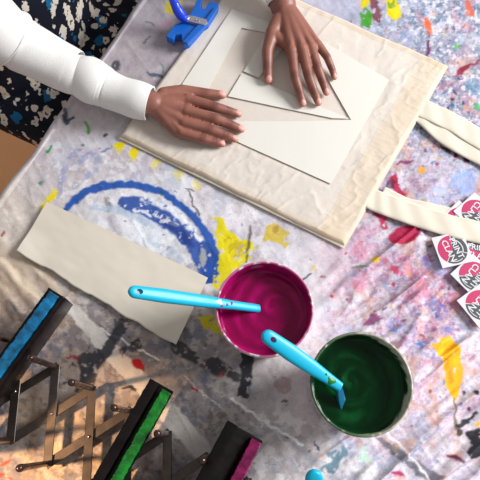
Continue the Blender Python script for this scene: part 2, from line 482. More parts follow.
# yellow
ye = (226, 208, 24)
for (x, y, a) in [(118, 146, .95), (133, 153, .95), (155, 164, .7), (178, 174, .55), (196, 184, .5)]:
    patch([(x - 5, y - 1), (x + 1, y - 7), (x + 7, y - 3), (x + 1, y + 7)], ye if a > .8 else (222, 205, 80), a, dry=.30 if a > .8 else .40)
stroke([(40, 208, 4), (48, 199, 5), (55, 192, 7)], 0, (222, 204, 30), .95, dry=.3)
patch([(213, 215), (219, 214), (228, 228), (240, 238), (252, 240), (255, 249), (247, 262), (230, 272), (217, 290), (211, 286), (217, 268), (219, 250)], (214, 200, 14), .93, dry=.37, dscale=6)
patch([(222, 232), (246, 242), (250, 252), (232, 258)], (170, 140, 60), .5, dry=.5, dscale=4)
patch([(196, 316), (216, 314), (228, 330), (225, 336), (206, 328)], (198, 184, 30), .85, dry=.36)
patch([(262, 228), (274, 222), (292, 234), (294, 240), (284, 248), (276, 240), (264, 240)], (196, 172, 62), .85, dry=.40)
blob(276, 229, 4, (150, 110, 70), .5, dry=.45)
stroke([(250, 226, 2), (249, 240, 3), (247, 252, 3), (247, 262, 2)], 0, (70, 72, 74), .85, dry=.3)
stroke([(240, 256), (258, 246)], 2, (210, 204, 60), .6)
stroke([(170, 6, 12), (178, 2, 8)], 0, (196, 182, 60), .85, dry=.35)
stroke([(170, 20, 5), (160, 26, 4)], 0, (190, 110, 150), .4, dry=.4)
# upper right cluster
patch([(386, -4), (398, 0), (402, 14), (396, 19), (388, 12)], (222, 204, 40), .95, dry=.30)
patch([(360, -6), (370, -4), (368, 8), (362, 6)], (214, 196, 50), .9, dry=.34)
patch([(360, 12), (368, 6), (374, 16), (370, 27), (363, 24)], (70, 150, 40), .92, dry=.34)
stroke([(372, -4, 7), (377, 10, 9), (377, 22, 6)], 0, (120, 44, 50), .85, dry=.38)
blob(392, 2, 4, (110, 150, 60), .8, dry=.4)
blob(428, 25, 4, (214, 106, 70), .9); stroke([(427, 20), (430, 30)], 6, (214, 106, 70), .8, dry=.35)
stroke([(468, 2, 5), (471, 12, 6)], 0, (210, 100, 66), .85, dry=.35)
stroke([(429, 40, 4), (429, 52, 4)], 0, (112, 34, 92), .95)
blob(459, 45, 4, (96, 178, 84), .85, dry=.35); blob(441, 119, 3.2, (70, 190, 110), .85); blob(477, 105, 3, (80, 180, 90), .7)
stroke([(459, 71, 5), (467, 66, 5), (471, 63, 3)], 0, (140, 24, 56), .95); stroke([(455, 76, 2), (461, 70, 3)], 0, (170, 60, 100), .8)
stroke([(474, 64, 3), (480, 60, 4)], 0, (140, 40, 60), .8)
for x, y in [(449, 106), (450, 110), (454, 98), (456, 92), (452, 113), (463, 102)]: blob(x, y, 1.6, (70, 40, 60), .9)
stroke([(442, 145, 2.6), (450, 150, 3)], 0, (44, 36, 36), .95); blob(457, 154, 2.6, (60, 32, 30), .95); blob(467, 160, 3, (64, 28, 28), .95)
blob(402, 40, 12, (150, 160, 190), .5, dry=.45); blob(470, 40, 10, (170, 190, 200), .5, dry=.45); blob(474, 86, 8, (90, 140, 170), .6, dry=.45)
# crimson by the strap
cr = (178, 26, 72)
patch([(390, 176), (396, 172), (401, 186), (408, 194), (404, 204), (396, 194)], cr, .95, dry=.28)
blob(392, 183, 5, (90, 30, 60), .7, dry=.45); stroke([(386, 186, 6), (389, 194, 4)], 0, (60, 130, 150), .7, dry=.4)
stroke([(398, 163, 2), (406, 161, 4), (414, 159, 2)], 0, (130, 40, 100), .9)
stroke([(376, 213, 6), (383, 219, 8), (386, 226, 5)], 0, cr, .92, dry=.32)
patch([(388, 238), (396, 228), (412, 224), (421, 229), (417, 238), (404, 246), (393, 245)], cr, .95, dry=.26)
blob(422, 170, 4, (222, 160, 60), .9, dry=.35); blob(424, 204, 4, (206, 160, 50), .9)
stroke([(396, 268, 7), (401, 274, 8)], 0, (206, 60, 100), .85, dry=.34); blob(394, 284, 2, cr)
blob(375, 260, 3.4, (212, 178, 50), .9); stroke([(353, 268, 2), (360, 265, 4), (368, 268, 2)], 0, (100, 120, 112), .8, dry=.42)
blob(347, 253, 1.6, cr, .9); blob(347, 300, 1.6, cr, .9); blob(332, 296, 2.2, (200, 50, 70), .95); blob(314, 266, 2, (214, 190, 60), .8)
stroke([(303, 279, 2.4), (312, 272, 1.6)], 0, (50, 56, 66), .95, soft=.8)
patch([(362, 326), (372, 314), (384, 317), (374, 324)], (130, 40, 110), .8, dry=.36)
for x, y, r in [(395, 325, 8), (440, 310, 9), (430, 300, 6), (448, 330, 4), (420, 345, 4), (418, 342, 3), (415, 312, 5), (428, 262, 7), (440, 270, 6)]:
    blob(x, y, r, (70, 130, 205), .55, dry=.54, dscale=1.8, seed=91); blob(x + 4, y - 5, r * .8, (150, 60, 120), .5, dry=.54, dscale=1.8, seed=95)
blob(414, 264, 4, (60, 140, 120), .5, dry=.4)
blob(445, 262, 14, (190, 196, 226), .5, dry=.42); blob(465, 182, 13, (150, 175, 222), .6, dry=.42); blob(440, 195, 10, (165, 180, 220), .5, dry=.42)
for x, y, r in [(385, 210, 8), (362, 250, 10), (420, 290, 12), (460, 300, 10), (410, 270, 9), (468, 150, 7), (360, 285, 8)]:
    blob(x, y, r, (206, 120, 150), .5, dry=.44)
# lower right: gold patch, black blot, grey band
patch([(428, 347), (436, 344), (441, 338), (450, 337), (459, 346), (462, 362), (464, 380), (459, 392), (455, 402), (449, 392), (445, 374), (441, 358)], (232, 178, 26), .96, dry=.26, dscale=6)
stroke([(446, 360), (454, 384)], 5, (210, 140, 30), .6, dry=.45)
stroke([(454, 398, 2), (455, 416, 3), (458, 430, 4)], 0, (120, 96, 40), .8)
blob(475, 393, 3, (44, 40, 60)); blob(464, 393, 2, (60, 50, 80)); blob(470, 409, 2, (90, 60, 110))
stroke([(459, 426, 4), (468, 421, 4), (476, 413, 3)], 0, (40, 40, 54), .95); blob(460, 432, 4, (52, 54, 40), .9)
patch([(466, 432), (480, 428), (490, 440), (482, 456), (472, 460), (465, 453), (472, 444)], (34, 36, 48), .96, dry=.25)
blob(478, 424, 3, (220, 170, 40), .8)
patch([(374, 434), (382, 437), (412, 458), (446, 477), (440, 484), (420, 476), (392, 455)], (112, 112, 124), .85, dry=.30)
stroke([(388, 432), (412, 458), (432, 482)], 2.2, (240, 238, 240), .85, soft=.8)
stroke([(448, 456, 2.5), (455, 457, 4), (462, 462, 2.5)], 0, (110, 24, 70), .95); stroke([(392, 473, 2.5), (398, 474, 4), (403, 476, 3)], 0, (190, 44, 110), .95)
patch([(326, 452), (338, 450), (344, 444), (348, 452), (338, 468), (330, 478), (318, 470), (330, 462)], (104, 140, 156), .85, dry=.34)
stroke([(316, 444), (319, 450)], 2, (30, 70, 100), .95, soft=.7); blob(310, 451, 1.2, (50, 40, 40)); blob(310, 447, 1.2, (210, 140, 100), .9)
blob(365, 455, 8, (170, 220, 185), .5, dry=.4); blob(396, 448, 4, (160, 140, 110), .5)
blob(432, 392, 2, (120, 80, 60), .8)
# near the sitter's sleeve
stroke([(62, 115, 3), (66, 121, 5), (72, 117, 4)], 0, (62, 74, 92), .95); stroke([(64, 109), (65, 118)], 4, (62, 74, 92), .9)
stroke([(85, 122, 3), (89, 131, 4)], 0, (80, 160, 70), .9, dry=.3); stroke([(46, 151, 3), (51, 146, 2.5)], 0, (48, 140, 80), .95, dry=.25)
blob(40, 182, 2.4, (70, 130, 110), .85, dry=.3); blob(104, 134, 2.2, (60, 40, 55), .9); stroke([(100, 150), (110, 145)], 2.2, (80, 110, 160), .8, dry=.35)
blob(88, 152, 1.2, (190, 50, 110)); stroke([(57, 122, 3), (52, 128, 2)], 0, (120, 120, 140), .6)
for p in [[(60, 178), (66, 160), (76, 150)], [(80, 160), (90, 152), (98, 158)], [(66, 190), (86, 176), (96, 170)], [(58, 195), (60, 184), (64, 176)]]:
    stroke(p, 6, (150, 156, 190), .6, dry=.42)
blob(116, 64, 5, (70, 72, 84), .9, dry=.28); stroke([(147, 72, 2), (155, 74, 5), (162, 76, 3)], 0, (60, 80, 110), .85, dry=.35)
stroke([(161, 62), (163, 72)], 2, (60, 110, 110), .7, dry=.4); stroke([(143, 40), (150, 36)], 1.2, (70, 66, 80), .8); stroke([(146, 20), (154, 24)], 1.2, (70, 66, 80), .8)
Lm = (C @ np.array([.21, .72, .07]))[..., None]
C = Lm + (C - Lm) * 1.18                    # the dried paints are vivid
C = C * (np.clip(Lm, .01, 1) / .5) ** .16
C = np.clip(C, .003, .92)

me = grid_mesh('drop_cloth', Xw, Yw, ZC)
set_col(me, C.reshape(-1, 3))
cloth = link('drop_cloth', me, M('painted cloth', attr='Col', rough=.72, var=.10, vscale=420, bump=.55, bscale=520, spec=.35), None)
tag(cloth, 'pale drop cloth splashed with many paint colours over the work table', 'tablecloth')

# ------------------------------------------------------------------ tote bag
bc = [P(448, 65, .006), P(345, 245, .006), P(120, 135, .006), P(240, -27, .006)]   # A top corner, B, C, D
def bagxy(s, t):
    """s from the closed end (C-D) to the hem (B-A), t from the near side (C-B) to the far side (D-A)"""
    A, B, Cc, D = bc
    x = (Cc.x * (1 - s) + B.x * s) * (1 - t) + (D.x * (1 - s) + A.x * s) * t
    y = (Cc.y * (1 - s) + B.y * s) * (1 - t) + (D.y * (1 - s) + A.y * s) * t
    return x, y
BAGW, BAGL = .47, .45
stc = [P(232, 9, .013), P(389, 80, .013), P(331, 184, .013), P(167, 107, .013)]
def bagh(s, t, base, x, y):
    d = np.minimum(np.minimum(s, 1 - s) * BAGL, np.minimum(t, 1 - t) * BAGW)
    edge = np.sqrt(np.clip(d / .006, 0, 1))
    qx, qy = proj(x, y, np.full_like(x, .01))
    w = np.ones_like(x)
    # pressed flat under the paper
    inside = np.full_like(x, 1e9)
    for a, b in zip(stc, stc[1:] + stc[:1]):
        nx, ny = b.y - a.y, -(b.x - a.x); L = math.hypot(nx, ny)
        inside = np.minimum(inside, -((x - a.x) * nx + (y - a.y) * ny) / L * -1)
    w = 1 - .92 * sstep(-.012, .004, inside)
    f = fbm(qx / 13, qy / 13, 201, 3) - .5
    a = qx * .55 + qy * .83; b = qx * .83 - qy * .55
    g = np.clip(1 - np.abs(2 * fbm(a / 16, b / 34, 207, 3) - 1) * 3.2, 0, 1) ** 2
    hemw = sstep(.84, .90, s)
    g2 = np.clip(1 - np.abs(2 * fbm(s * 8, t * 34, 211, 3) - 1) * 3, 0, 1) ** 2
    puff = fbm(qx / 40, qy / 40, 219, 2) - .5
    wr = f * .0020 + g * .0010 + g2 * .0003 * hemw + puff * .0035
    return base * edge + wr * w * edge, w
s = np.linspace(0, 1, 300); t = np.linspace(0, 1, 310)
S, T = np.meshgrid(s, t)
bag = empty('tote_bag', (bc[1] + bc[3]) / 2 * 1, 'cream cotton tote bag lying flat with its straps out', 'bag')
bag.location.z = 0; bpy.context.view_layer.update()
x, y = bagxy(S, T)
# wavy outline
wob = (fbm(T * 9, T * 0 + 3, 221, 2) - .5) * .004; wob2 = (fbm(S * 9, S * 0 + 7, 223, 2) - .5) * .004
x = x + EE.x * wob2 * (1 - 2 * T) + NN.x * wob * S; y = y + EE.y * wob2 * (1 - 2 * T) + NN.y * wob * S
h, _ = bagh(S, T, .0046, x, y)
zt = .0022 + h
cream = np.array(lin((217, 206, 195))); tan = np.array(lin((212, 188, 154))); pale = np.array(lin((232, 226, 216)))
mk = np.clip(.45 * sstep(.885, .895, S) + .45 * sstep(.040, .034, 1 - T) + .40 * sstep(.03, .022, T), 0, .75) * (.75 + .5 * fbm(S * 14, T * 14, 231, 3))
Cb = cream * (1 - mk[..., None]) + tan * mk[..., None]
# stitch lines
def line(d, w): return sstep(w, w * .4, np.abs(d))
st = line(S - .885, .0022) * .30 + line(S - .992, .0016) * .2 + line(1 - T - .036, .0014) * .22
Cb = Cb * (1 - st[..., None] * .5)
Cb *= (1 + (fbm(S * 260, T * 50, 233, 2) - .5) * .05 + (fbm(S * 50, T * 260, 235, 2) - .5) * .05)[..., None]
me = grid_mesh('front_panel', x, y, zt)
set_col(me, Cb.reshape(-1, 3))
canvas = M('cotton canvas', attr='Col', rough=.85, bump=.35, bscale=900, sheen=.15, spec=.25)
link('front_panel', me, canvas, bag)
S2, T2 = np.meshgrid(np.linspace(0, 1, 90), np.linspace(0, 1, 90))
x2, y2 = bagxy(S2 * 1.004, -.010 + T2 * 1.012)
d2 = np.minimum(np.minimum(S2, 1 - S2), np.minimum(T2, 1 - T2)) * .45
e2 = np.sqrt(np.clip(d2 / .006, 0, 1))
me = grid_mesh('back_panel', np.concatenate([x2, x2[::-1]]), np.concatenate([y2, y2[::-1]]), np.concatenate([.0005 + .0014 * e2, .0003 + 0 * e2]))
set_col(me, np.tile(np.array(lin((216, 202, 180))), (len(me.vertices), 1)))
link('back_panel', me, canvas, bag)

# straps: a flat webbing band along a path on the table, leaving the bag's open end
def strap(path, width, zf, name):
    pts = [Vector(p) for p in path]
    # Catmull-Rom resample
    out = []
    ext = [pts[0] * 2 - pts[1]] + pts + [pts[-1] * 2 - pts[-2]]
    for i in range(1, len(ext) - 2):
        for k in range(14):
            tt = k / 14; a, b, c, d = ext[i - 1:i + 3]
            out.append(.5 * ((2 * b) + (c - a) * tt + (2 * a - 5 * b + 4 * c - d) * tt ** 2 + (3 * b - a - 3 * c + d) * tt ** 3))
    out.append(pts[-1])
    rings = []; n = len(out); cols = []
    W = 13
    rr = random.Random(name + str(width))
    for i, p in enumerate(out):
        d = (out[min(i + 1, n - 1)] - out[max(i - 1, 0)]); d.z = 0; d.normalize(); sd = Vector((-d.y, d.x, 0))
        ring = []
        for j in range(W):
            f = j / (W - 1) * 2 - 1
            ring.append(p + sd * f * width / 2 + Vector((0, 0, .0012 + .0009 * (1 - f ** 4) + .0006 * math.sin(i * .5 + 2 * f) )))
            cols.append(1 - .10 * (abs(abs(f) - .78) < .09))
        for j in range(W - 1, -1, -1):
            f = j / (W - 1) * 2 - 1
            ring.append(p + sd * f * width / 2)
            cols.append(.95)
        rings.append(ring)
    mb = MB().tube(rings)
    o = mb.build(name, canvas, bag)
    cc = np.array(cols)[:, None] * np.array(lin((224, 213, 196)))
    set_col(o.data, cc[:len(o.data.vertices)])
    return o
sw = 22 / ppm(430, 120, .005)
strap([P(398, 96, .0024), P(412, 103, .0024), P(430, 112, .003), P(455, 124, .003), P(482, 141, .003), P(515, 158, .003), P(548, 178, .003), P(562, 210, .003), P(548, 240, .003),
       P(520, 246, .003), P(480, 233, .0045), P(450, 226, .005), P(420, 217, .0035), P(394, 208, .003), P(376, 201, .0024), P(362, 194, .0024)], sw, 0, 'handle')
strap([P(410, 108, .0015), P(424, 116, .0012), P(448, 137, .0012), P(482, 156, .0012), P(515, 175, .0012), P(535, 200, .0012), P(530, 225, .0012), P(505, 232, .0012),
       P(475, 226, .0018), P(440, 216, .0012), P(405, 208, .0012), P(380, 196, .0015)], sw, 0, 'handle')

# ------------------------------------------------------------------ paper stencils on the bag
paper = M('stencil card', (225, 221, 212), .55, var=.012, vscale=30, spec=.4)
def pxy(l, z): return [P(a, b, z) for a, b in l]
zp = .0088
hole = [(241.5, 28), (268, 33), (318, 62), (351, 120), (300, 121.5), (240, 121.5), (206, 92)]
V, F = slab(pxy([(232, 9), (275, 25), (317, 38), (389, 80), (331, 184), (240, 143), (167, 107), (181, 86), (205, 50)], zp), zp, zp + .0007, [pxy(hole, zp)])
o = MB().add(V, F).build('paper_stencil', paper, None, False)
tag(o, 'large off-white card sheet with a wedge-shaped opening cut in it, flat on the cream bag', 'stencil')
V, F = slab(pxy([(242, 73.5), (256, 79), (296, 97), (350, 119), (333, 118.5), (284, 108.5), (228, 96.5)], zp), zp + .0002, zp + .0010)
tag(MB().add(V, F).build('paper_cutout', paper, None, False), 'long thin card triangle under the fingertips of both hands', 'stencil piece', 'cut card pieces in the stencil opening')
V, F = slab(pxy([(243.5, 71.5), (258.5, 78), (287, 44), (267, 33.5)], zp), zp + .0004, zp + .0012)
tag(MB().add(V, F).build('paper_cutout', paper, None, False), 'small four-sided card piece beneath the thumb of the spread hand', 'stencil piece', 'cut card pieces in the stencil opening')

# ------------------------------------------------------------------ scrap paper at the left
nu, nv = 90, 36
a = np.linspace(0, 1, nu); b = np.linspace(0, 1, nv)
A, B = np.meshgrid(a, b)
z0 = .003
c0, c1, c2, c3 = P(47, 202, z0), P(208, 278, z0), P(175.5, 346, z0), P(18, 252, z0)
def bil(i): return (c0[i] * (1 - A) + c1[i] * A) * (1 - B) + (c3[i] * (1 - A) + c2[i] * A) * B
X, Y = bil(0), bil(1)
tear = (fbm(A * 9, A * 0 + 2, 301, 5) - .5) * .007 * sstep(.8, 1, B)
dv = (c3 - c0).normalized(); X = X + dv.x * tear; Y = Y + dv.y * tear
Z = z0 + .0035 * np.sin(A * math.pi) * (1 - B) * .5 + .006 * sstep(.82, 1, 1 - A) * sstep(.5, 1, B) + (fbm(A * 4, B * 3, 305, 3) - .5) * .003 + .0015
X = np.concatenate([X, X[::-1]]); Y = np.concatenate([Y, Y[::-1]]); Z = np.concatenate([Z, Z[::-1] - .0006])
me = grid_mesh('paper_sheet', X, Y, Z)
o = link('paper_sheet', me, M('beige paper', (220, 210, 194), .6, var=.025, vscale=24), None)
tag(o, 'blank beige paper strip with one torn edge lying on the cloth', 'paper')

# ------------------------------------------------------------------ paint tubs
RT, RB, HT = .0695, .0575, .120
def tub(cx, cy, cols, paintmat, paintz, name_label, paint_label, seed, gap, edgec, swirl, paintcols):
    c = P(cx, cy, HT); base = Vector((c.x, c.y, .0015))
    root = empty('paint_tub', base, name_label, 'paint tub', 'paint tubs on the cloth')
    n = 128
    prof = [(0, 0, 0), (RB - .004, 0, 0), (RB, .003, 0)]
    for k in range(1, 24): prof.append((RB + (RT - .0005 - RB) * k / 24 * 1.0, .003 + (HT - .012) * k / 24, 0))
    prof += [(RT + .0016, HT - .008, 0), (RT + .0022, HT - .004, 0), (RT + .0018, HT - .0005, 0), (RT + .0003, HT, 1), (RT - .0012, HT - .0006, 1)]
    for k in range(1, 40): prof.append((RT - .0014 + (RB - .0015 - RT) * k / 40, HT - .001 - (HT - .005) * k / 40, 1))
    prof.append((0, .0035, 1))
    th = np.linspace(0, 2 * math.pi, n + 1)
    R = np.array([p[0] for p in prof]); Zp = np.array([p[1] for p in prof]); inn = np.array([p[2] for p in prof])
    TT, RR = np.meshgrid(th, R); _, ZZ = np.meshgrid(th, Zp); _, II = np.meshgrid(th, inn)
    X = base.x + RR * np.cos(TT); Y = base.y + RR * np.sin(TT)
    me = grid_mesh('tub', X, Y, ZZ + base.z)
    depth = HT - ZZ
    cx_, sx_ = np.cos(TT) * 3, np.sin(TT) * 3
    nz = fbm(cx_ * 1.3 + 9, sx_ * 1.3 + ZZ * 60, seed, 4); nz2 = fbm(cx_ * 4 + 3, sx_ * 4 + ZZ * 140, seed + 5, 3)
    wall = np.array(lin(cols[0])); pc = np.array(lin(cols[1])); pc2 = np.array(lin(cols[2]))
    Cc = np.ones(TT.shape + (3,)) * wall
    if gap:      # bare band on the lit side where the paint has run down
        ang = TT - .25
        band = sstep(.3, .95, np.cos(ang)) * .011 + sstep(.5, .95, np.cos(TT + .9)) * .010 + .0035 * sstep(0, 1, np.cos(TT - 1.9)) + .001
        cov = sstep(-.003, .003, depth - band * (.55 + .9 * nz) + (nz2 - .5) * .012)
        rimp = sstep(.36, .46, nz2 + .22 * sstep(.5, -.5, np.cos(TT - .2)) - .05) * (.45 + .5 * sstep(.5, -.5, np.cos(TT - .2)))
    else:
        cov = sstep(-.001, .001, depth - .0012 + (nz2 - .5) * .004)
        rimp = sstep(.30, .38, nz2) * .9
    cov = np.where(II > 0, cov, 0)
    thick = sstep(.35, .65, nz)
    pcol = pc * thick[..., None] + pc2 * (1 - thick[..., None])
    Cc = Cc * (1 - cov[..., None]) + pcol * cov[..., None]
    rim = np.exp(-((depth - .0005) / (.0045 if gap else .0022)) ** 2) * np.where(II > 0, 1, .9 if gap else .6) * rimp
    Cc = Cc * (1 - rim[..., None]) + np.array(lin(edgec)) * rim[..., None]
    # drips down the outside
    outd = np.where(II == 0, 1, 0) * sstep(.60, .66, fbm(cx_ * 2.4 + 20, sx_ * 2.4 + ZZ * 8, seed + 9, 3)) * sstep(.05, .0, depth) * .8
    Cc = Cc * (1 - outd[..., None]) + np.array(lin(cols[1])) * outd[..., None]
    if not gap:  # pinkish highlight painted into the colour of the far wall
        sp = np.exp(-(((TT - 1.72) / .13) ** 2 + ((depth - .012) / .005) ** 2) ** 2) * np.where(II > 0, 1, 0) * .55
        Cc = Cc * (1 - sp[..., None]) + np.array(lin((214, 150, 180))) * sp[..., None]
    set_col(me, Cc.reshape(-1, 3))
    bm = bmesh.new(); bm.from_mesh(me); bmesh.ops.remove_doubles(bm, verts=bm.verts, dist=1e-6); bmesh.ops.recalc_face_normals(bm, faces=bm.faces); bm.to_mesh(me); bm.free()
    link('tub', me, M('tub plastic', attr='Col', rough=.32, spec=.5), root)
    # paint surface
    rp = RB + (RT - RB) * (paintz / HT) - .0008
    rr = np.linspace(0, 1, 90); th = np.linspace(0, 2 * math.pi, 181)
    TT, R2 = np.meshgrid(th, rr)
    sx, sy = swirl
    x = R2 * np.cos(TT); y = R2 * np.sin(TT)
    dd = np.hypot(x - sx, y - sy); an = np.arctan2(y - sy, x - sx)
    sw_ = np.sin(dd * 17 + an * 1.0 + 3 * fbm(x * 2 + 5, y * 2 + 5, seed + 20, 2)) * np.exp(-dd * 1.2) * .0014 * sstep(.03, .2, dd)
    rough = (fbm(x * 3 + 8, y * 3 + 8, seed + 30, 4) - .5) * .0022
    zz = base.z + paintz + sw_ + rough + .0016 * np.clip((R2 - .93) / .07, 0, 1) ** 2
    me = grid_mesh('paint', base.x + x * rp, base.y + y * rp, zz)
    sf = fbm(x * 2.2 + .6 * np.sin(dd * 9 + an) + 5, y * 2.2 + .6 * np.cos(dd * 9 + an) + 5, seed + 40, 4)
    k_ = (.5 + .5 * np.sin(dd * 17 + an + 5 * sf)) * sstep(.35, .65, sf)
    pa, pb = np.array(lin(paintcols[0])), np.array(lin(paintcols[1]))
    set_col(me, (pa * (1 - k_[..., None]) + pb * k_[..., None]).reshape(-1, 3))
    bm = bmesh.new(); bm.from_mesh(me); bmesh.ops.remove_doubles(bm, verts=bm.verts, dist=1e-6); bm.to_mesh(me); bm.free()
    o = link('paint', me, paintmat, root); o['label'] = paint_label
    return root, base
mag = M('magenta paint', attr='Col', rough=.2, spec=.2)
grn = M('green paint', attr='Col', rough=.15, spec=.16)
tub(264.5, 308, [(222, 214, 214), (168, 8, 96), (134, 4, 76)], mag, .090, 'white tub of magenta paint with a turquoise spatula resting across its rim', 'magenta paint', 401, False, (182, 24, 108), (.2, .1), ((134, 0, 70), (160, 4, 90)))
tub(361.5, 383, [(206, 200, 182), (22, 78, 34), (12, 50, 22)], grn, .093, 'tub of dark green paint with a cream rim, beside the gold stain', 'dark green paint', 411, True, (30, 76, 38), (-.15, 0.05), ((0, 40, 14), (6, 66, 28)))

# ------------------------------------------------------------------ turquoise spatulas
tq = M('turquoise plastic', (8, 172, 206), .38, spec=.4)
def spatula(p0, p1, prof, label, blade=None, spots=()):
    """p0 handle end, p1 where the shaft ends; prof: (fraction, half width, half thickness)"""
    d = (p1 - p0); L = d.length; d.normalize()
    side = d.cross(Vector((0, 0, 1))).normalized(); up = side.cross(d)
    root = empty('spatula', p1, label, 'spatula', 'turquoise paint spatulas')
    rings = []; n = 28
    fr = sorted(set([0, .002, .006, .012, .02, .03, .045, .06] + [k / 40 for k in range(3, 41)]))
    ff = [q[0] for q in prof]; hw = [q[1] for q in prof]; ht = [q[2] for q in prof]
    for f in fr:
        w = float(np.interp(f, ff, hw)); tk = float(np.interp(f, ff, ht))
        r0 = w / L * 1.0
        if f < r0:
            k = math.sqrt(max(0.02, 1 - (1 - f / r0) ** 2)); w *= k; tk *= (.45 + .55 * k)
        c = p0 + d * L * f
        ring = []
        for i in range(n):
            t = 2 * math.pi * i / n
            ct, st_ = math.cos(t), math.sin(t)
            ring.append(c + side * w * math.copysign(abs(ct) ** .8, ct) + up * tk * math.copysign(abs(st_) ** .8, st_))
        rings.append(ring)
    tmp = MB().tube(rings).build('tmp', tq)
    # hanging hole
    w = hw[1]
    hc = p0 + d * (w * 1.55)
    cut = MB(); rg = []
    for k in (-1, 1):
        rg.append([hc + up * .03 * k + side * .0036 * math.cos(2 * math.pi * i / 24) + d * .0048 * math.sin(2 * math.pi * i / 24) for i in range(24)])
    cut = cut.tube(rg).build('cut', tq, None, False)
    m = tmp.modifiers.new('b', 'BOOLEAN'); m.operation = 'DIFFERENCE'; m.object = cut; m.solver = 'EXACT'
    me = evaluated(tmp); drop(tmp); drop(cut)
    o = link('handle', me, tq, root); sharp(o, 50)
    for (f, off, r, mat, ln) in spots:      # dried drops of paint on the shaft
        c = p0 + d * L * f; w = float(np.interp(f, ff, hw)); tk = float(np.interp(f, ff, ht))
        rg = MB()
        V = []; F = []
        nn = 14
        for ring_i, (k, lift) in enumerate([(1, 0), (.75, .0008), (0.02, .0011)]):
            for i in range(nn):
                t = 2 * math.pi * i / nn
                rad = r * k * (1 + .25 * math.sin(3 * t + f * 40))
                a_ = rad * math.cos(t) * ln; b_ = off * w + rad * math.sin(t)
                hh = tk * (max(0, 1 - abs(b_ / w) ** 2.5)) ** .4
                V.append(c + d * a_ + side * b_ + up * (hh + lift - .0002))
        for q_ in range(2):
            for i in range(nn): F.append([q_ * nn + i, q_ * nn + (i + 1) % nn, (q_ + 1) * nn + (i + 1) % nn, (q_ + 1) * nn + i])
        F.append([2 * nn + i for i in range(nn)])
        rg.add(V, F).build('paint_drop', mat, o)
    if blade:
        V, F, bmat = blade
        b_ = MB().add(V, F).build('blade', bmat, root, True, .0012)
    return root, d, side, up
prof = [(0, .0092, .0050), (.08, .0098, .0055), (.22, .0110, .0062), (.5, .0095, .0060), (.72, .0070, .0050), (1, .0062, .0044)]
def bladeVF(p1, dirv, side, up, L, w, t):
    V = []
    for f, ww in ((0, .45), (.18, .8), (.35, 1), (1, 1)):
        c = p1 + dirv * L * f
        for a_, b_ in ((-1, -1), (1, -1), (1, 1), (-1, 1)): V.append(c + side * w * ww * a_ + up * t * b_)
    F = [[3, 2, 1, 0], [12, 13, 14, 15]]
    for k in range(3):
        for i in range(4): F.append([k * 4 + i, k * 4 + (i + 1) % 4, k * 4 + 4 + (i + 1) % 4, k * 4 + 4 + i])
    return V, F
magd = M('dried magenta paint', (150, 20, 110), .4); grnd = M('dried green paint', (30, 120, 40), .4); whd = M('dried pale paint', (214, 210, 226), .4)
def rim_pt(x, y): return P(x, y, HT + .0085)
# first: lies across the magenta tub's rim
zr = HT + .008
r1 = P(256, 308.3, .0915); e1 = P(128.5, 291, .214)
d1 = (r1 - e1).normalized(); p1 = r1 + d1 * .022
side1 = d1.cross(Vector((0, 0, 1))).normalized(); up1 = side1.cross(d1)
bt = M('turquoise blade', (20, 150, 180), .3)
def tail(p1, d): return p1
# keep the blade inside the tub: shaft bends down under the paint
def scaled(prof, L): return prof
prof1 = [(0, .0082, .0048), (.08, .0088, .0052), (.22, .0097, .0058), (.5, .0088, .0056), (.72, .0066, .0048), (1, .0062, .0044)]
spatula(e1, p1, prof1, 'turquoise spatula with a hole in its handle, dipped in magenta paint over the beige paper',
        (*bladeVF(p1 - d1 * .004, Vector((d1.x * .35, d1.y * .35, -.9)).normalized(), side1, Vector((d1.x, d1.y, .4)).normalized(), .045, .012, .002), bt),
        spots=[(.60, -.1, .0038, whd, 1.6), (.66, .25, .0022, magd, 1), (.695, -.2, .003, magd, .7), (.62, .6, .0016, magd, 1.5)])
# second: stands in the green tub, handle over the magenta tub
r2 = P(321, 373.5, zr); e2 = P(262.5, 333, .168)
d2 = (r2 - e2).normalized(); p2 = P(338, 385.5, r2.z + d2.z / d2.xy.length * (P(338, 385.5, .115) - r2).xy.length)
side2 = d2.cross(Vector((0, 0, 1))).normalized()
bend = (P(343, 408, .088) - p2).normalized()
bl2 = M('paint-filmed blade', (28, 96, 128), .25)
prof2 = [(0, .0092, .0050), (.12, .0105, .0058), (.35, .0118, .0064), (.62, .0105, .0060), (.85, .0080, .0052), (1, .0068, .0046)]
spatula(e2, p2 + d2 * .004, prof2, 'turquoise spatula standing in the dark green paint, its handle end over the magenta tub',
        (*bladeVF(p2, bend, side2, bend.cross(side2).normalized(), .055, .0075, .0025), bl2),
        spots=[(.86, .1, .0058, grnd, 1.2), (.78, -.3, .0018, grnd, 1)])
# third: its handle leans over the rim of one more tub just past the near edge
e3 = P(313.5, 470, .200); c3 = Vector((e3.x + .012, e3.y - .196, .120))
q3 = proj(*c3)
blue = M('blue paint', attr='Col', rough=.2, spec=.2)
tub(q3[0], q3[1], [(222, 214, 214), (10, 80, 140), (6, 60, 120)], blue, .088, 'white tub of blue paint with a spatula leaning out towards the green tub', 'blue paint', 421, False, (30, 110, 160), (.1, .2), ((2, 60, 120), (6, 90, 150)))
r3 = Vector((c3.x, c3.y + RT, HT + .0105))
d3 = (r3 - e3).normalized(); p3 = r3 + d3 * .045
side3 = d3.cross(Vector((0, 0, 1))).normalized()
spatula(e3, p3, [(f_, w_ * 1.12, t_) for f_, w_, t_ in prof], 'turquoise spatula handle end poking in below the green paint tub',
        (*bladeVF(p3 - d3 * .004, Vector((0, -.35, -.93)).normalized(), side3, Vector((0, -.93, .35)), .05, .012, .002), bt))

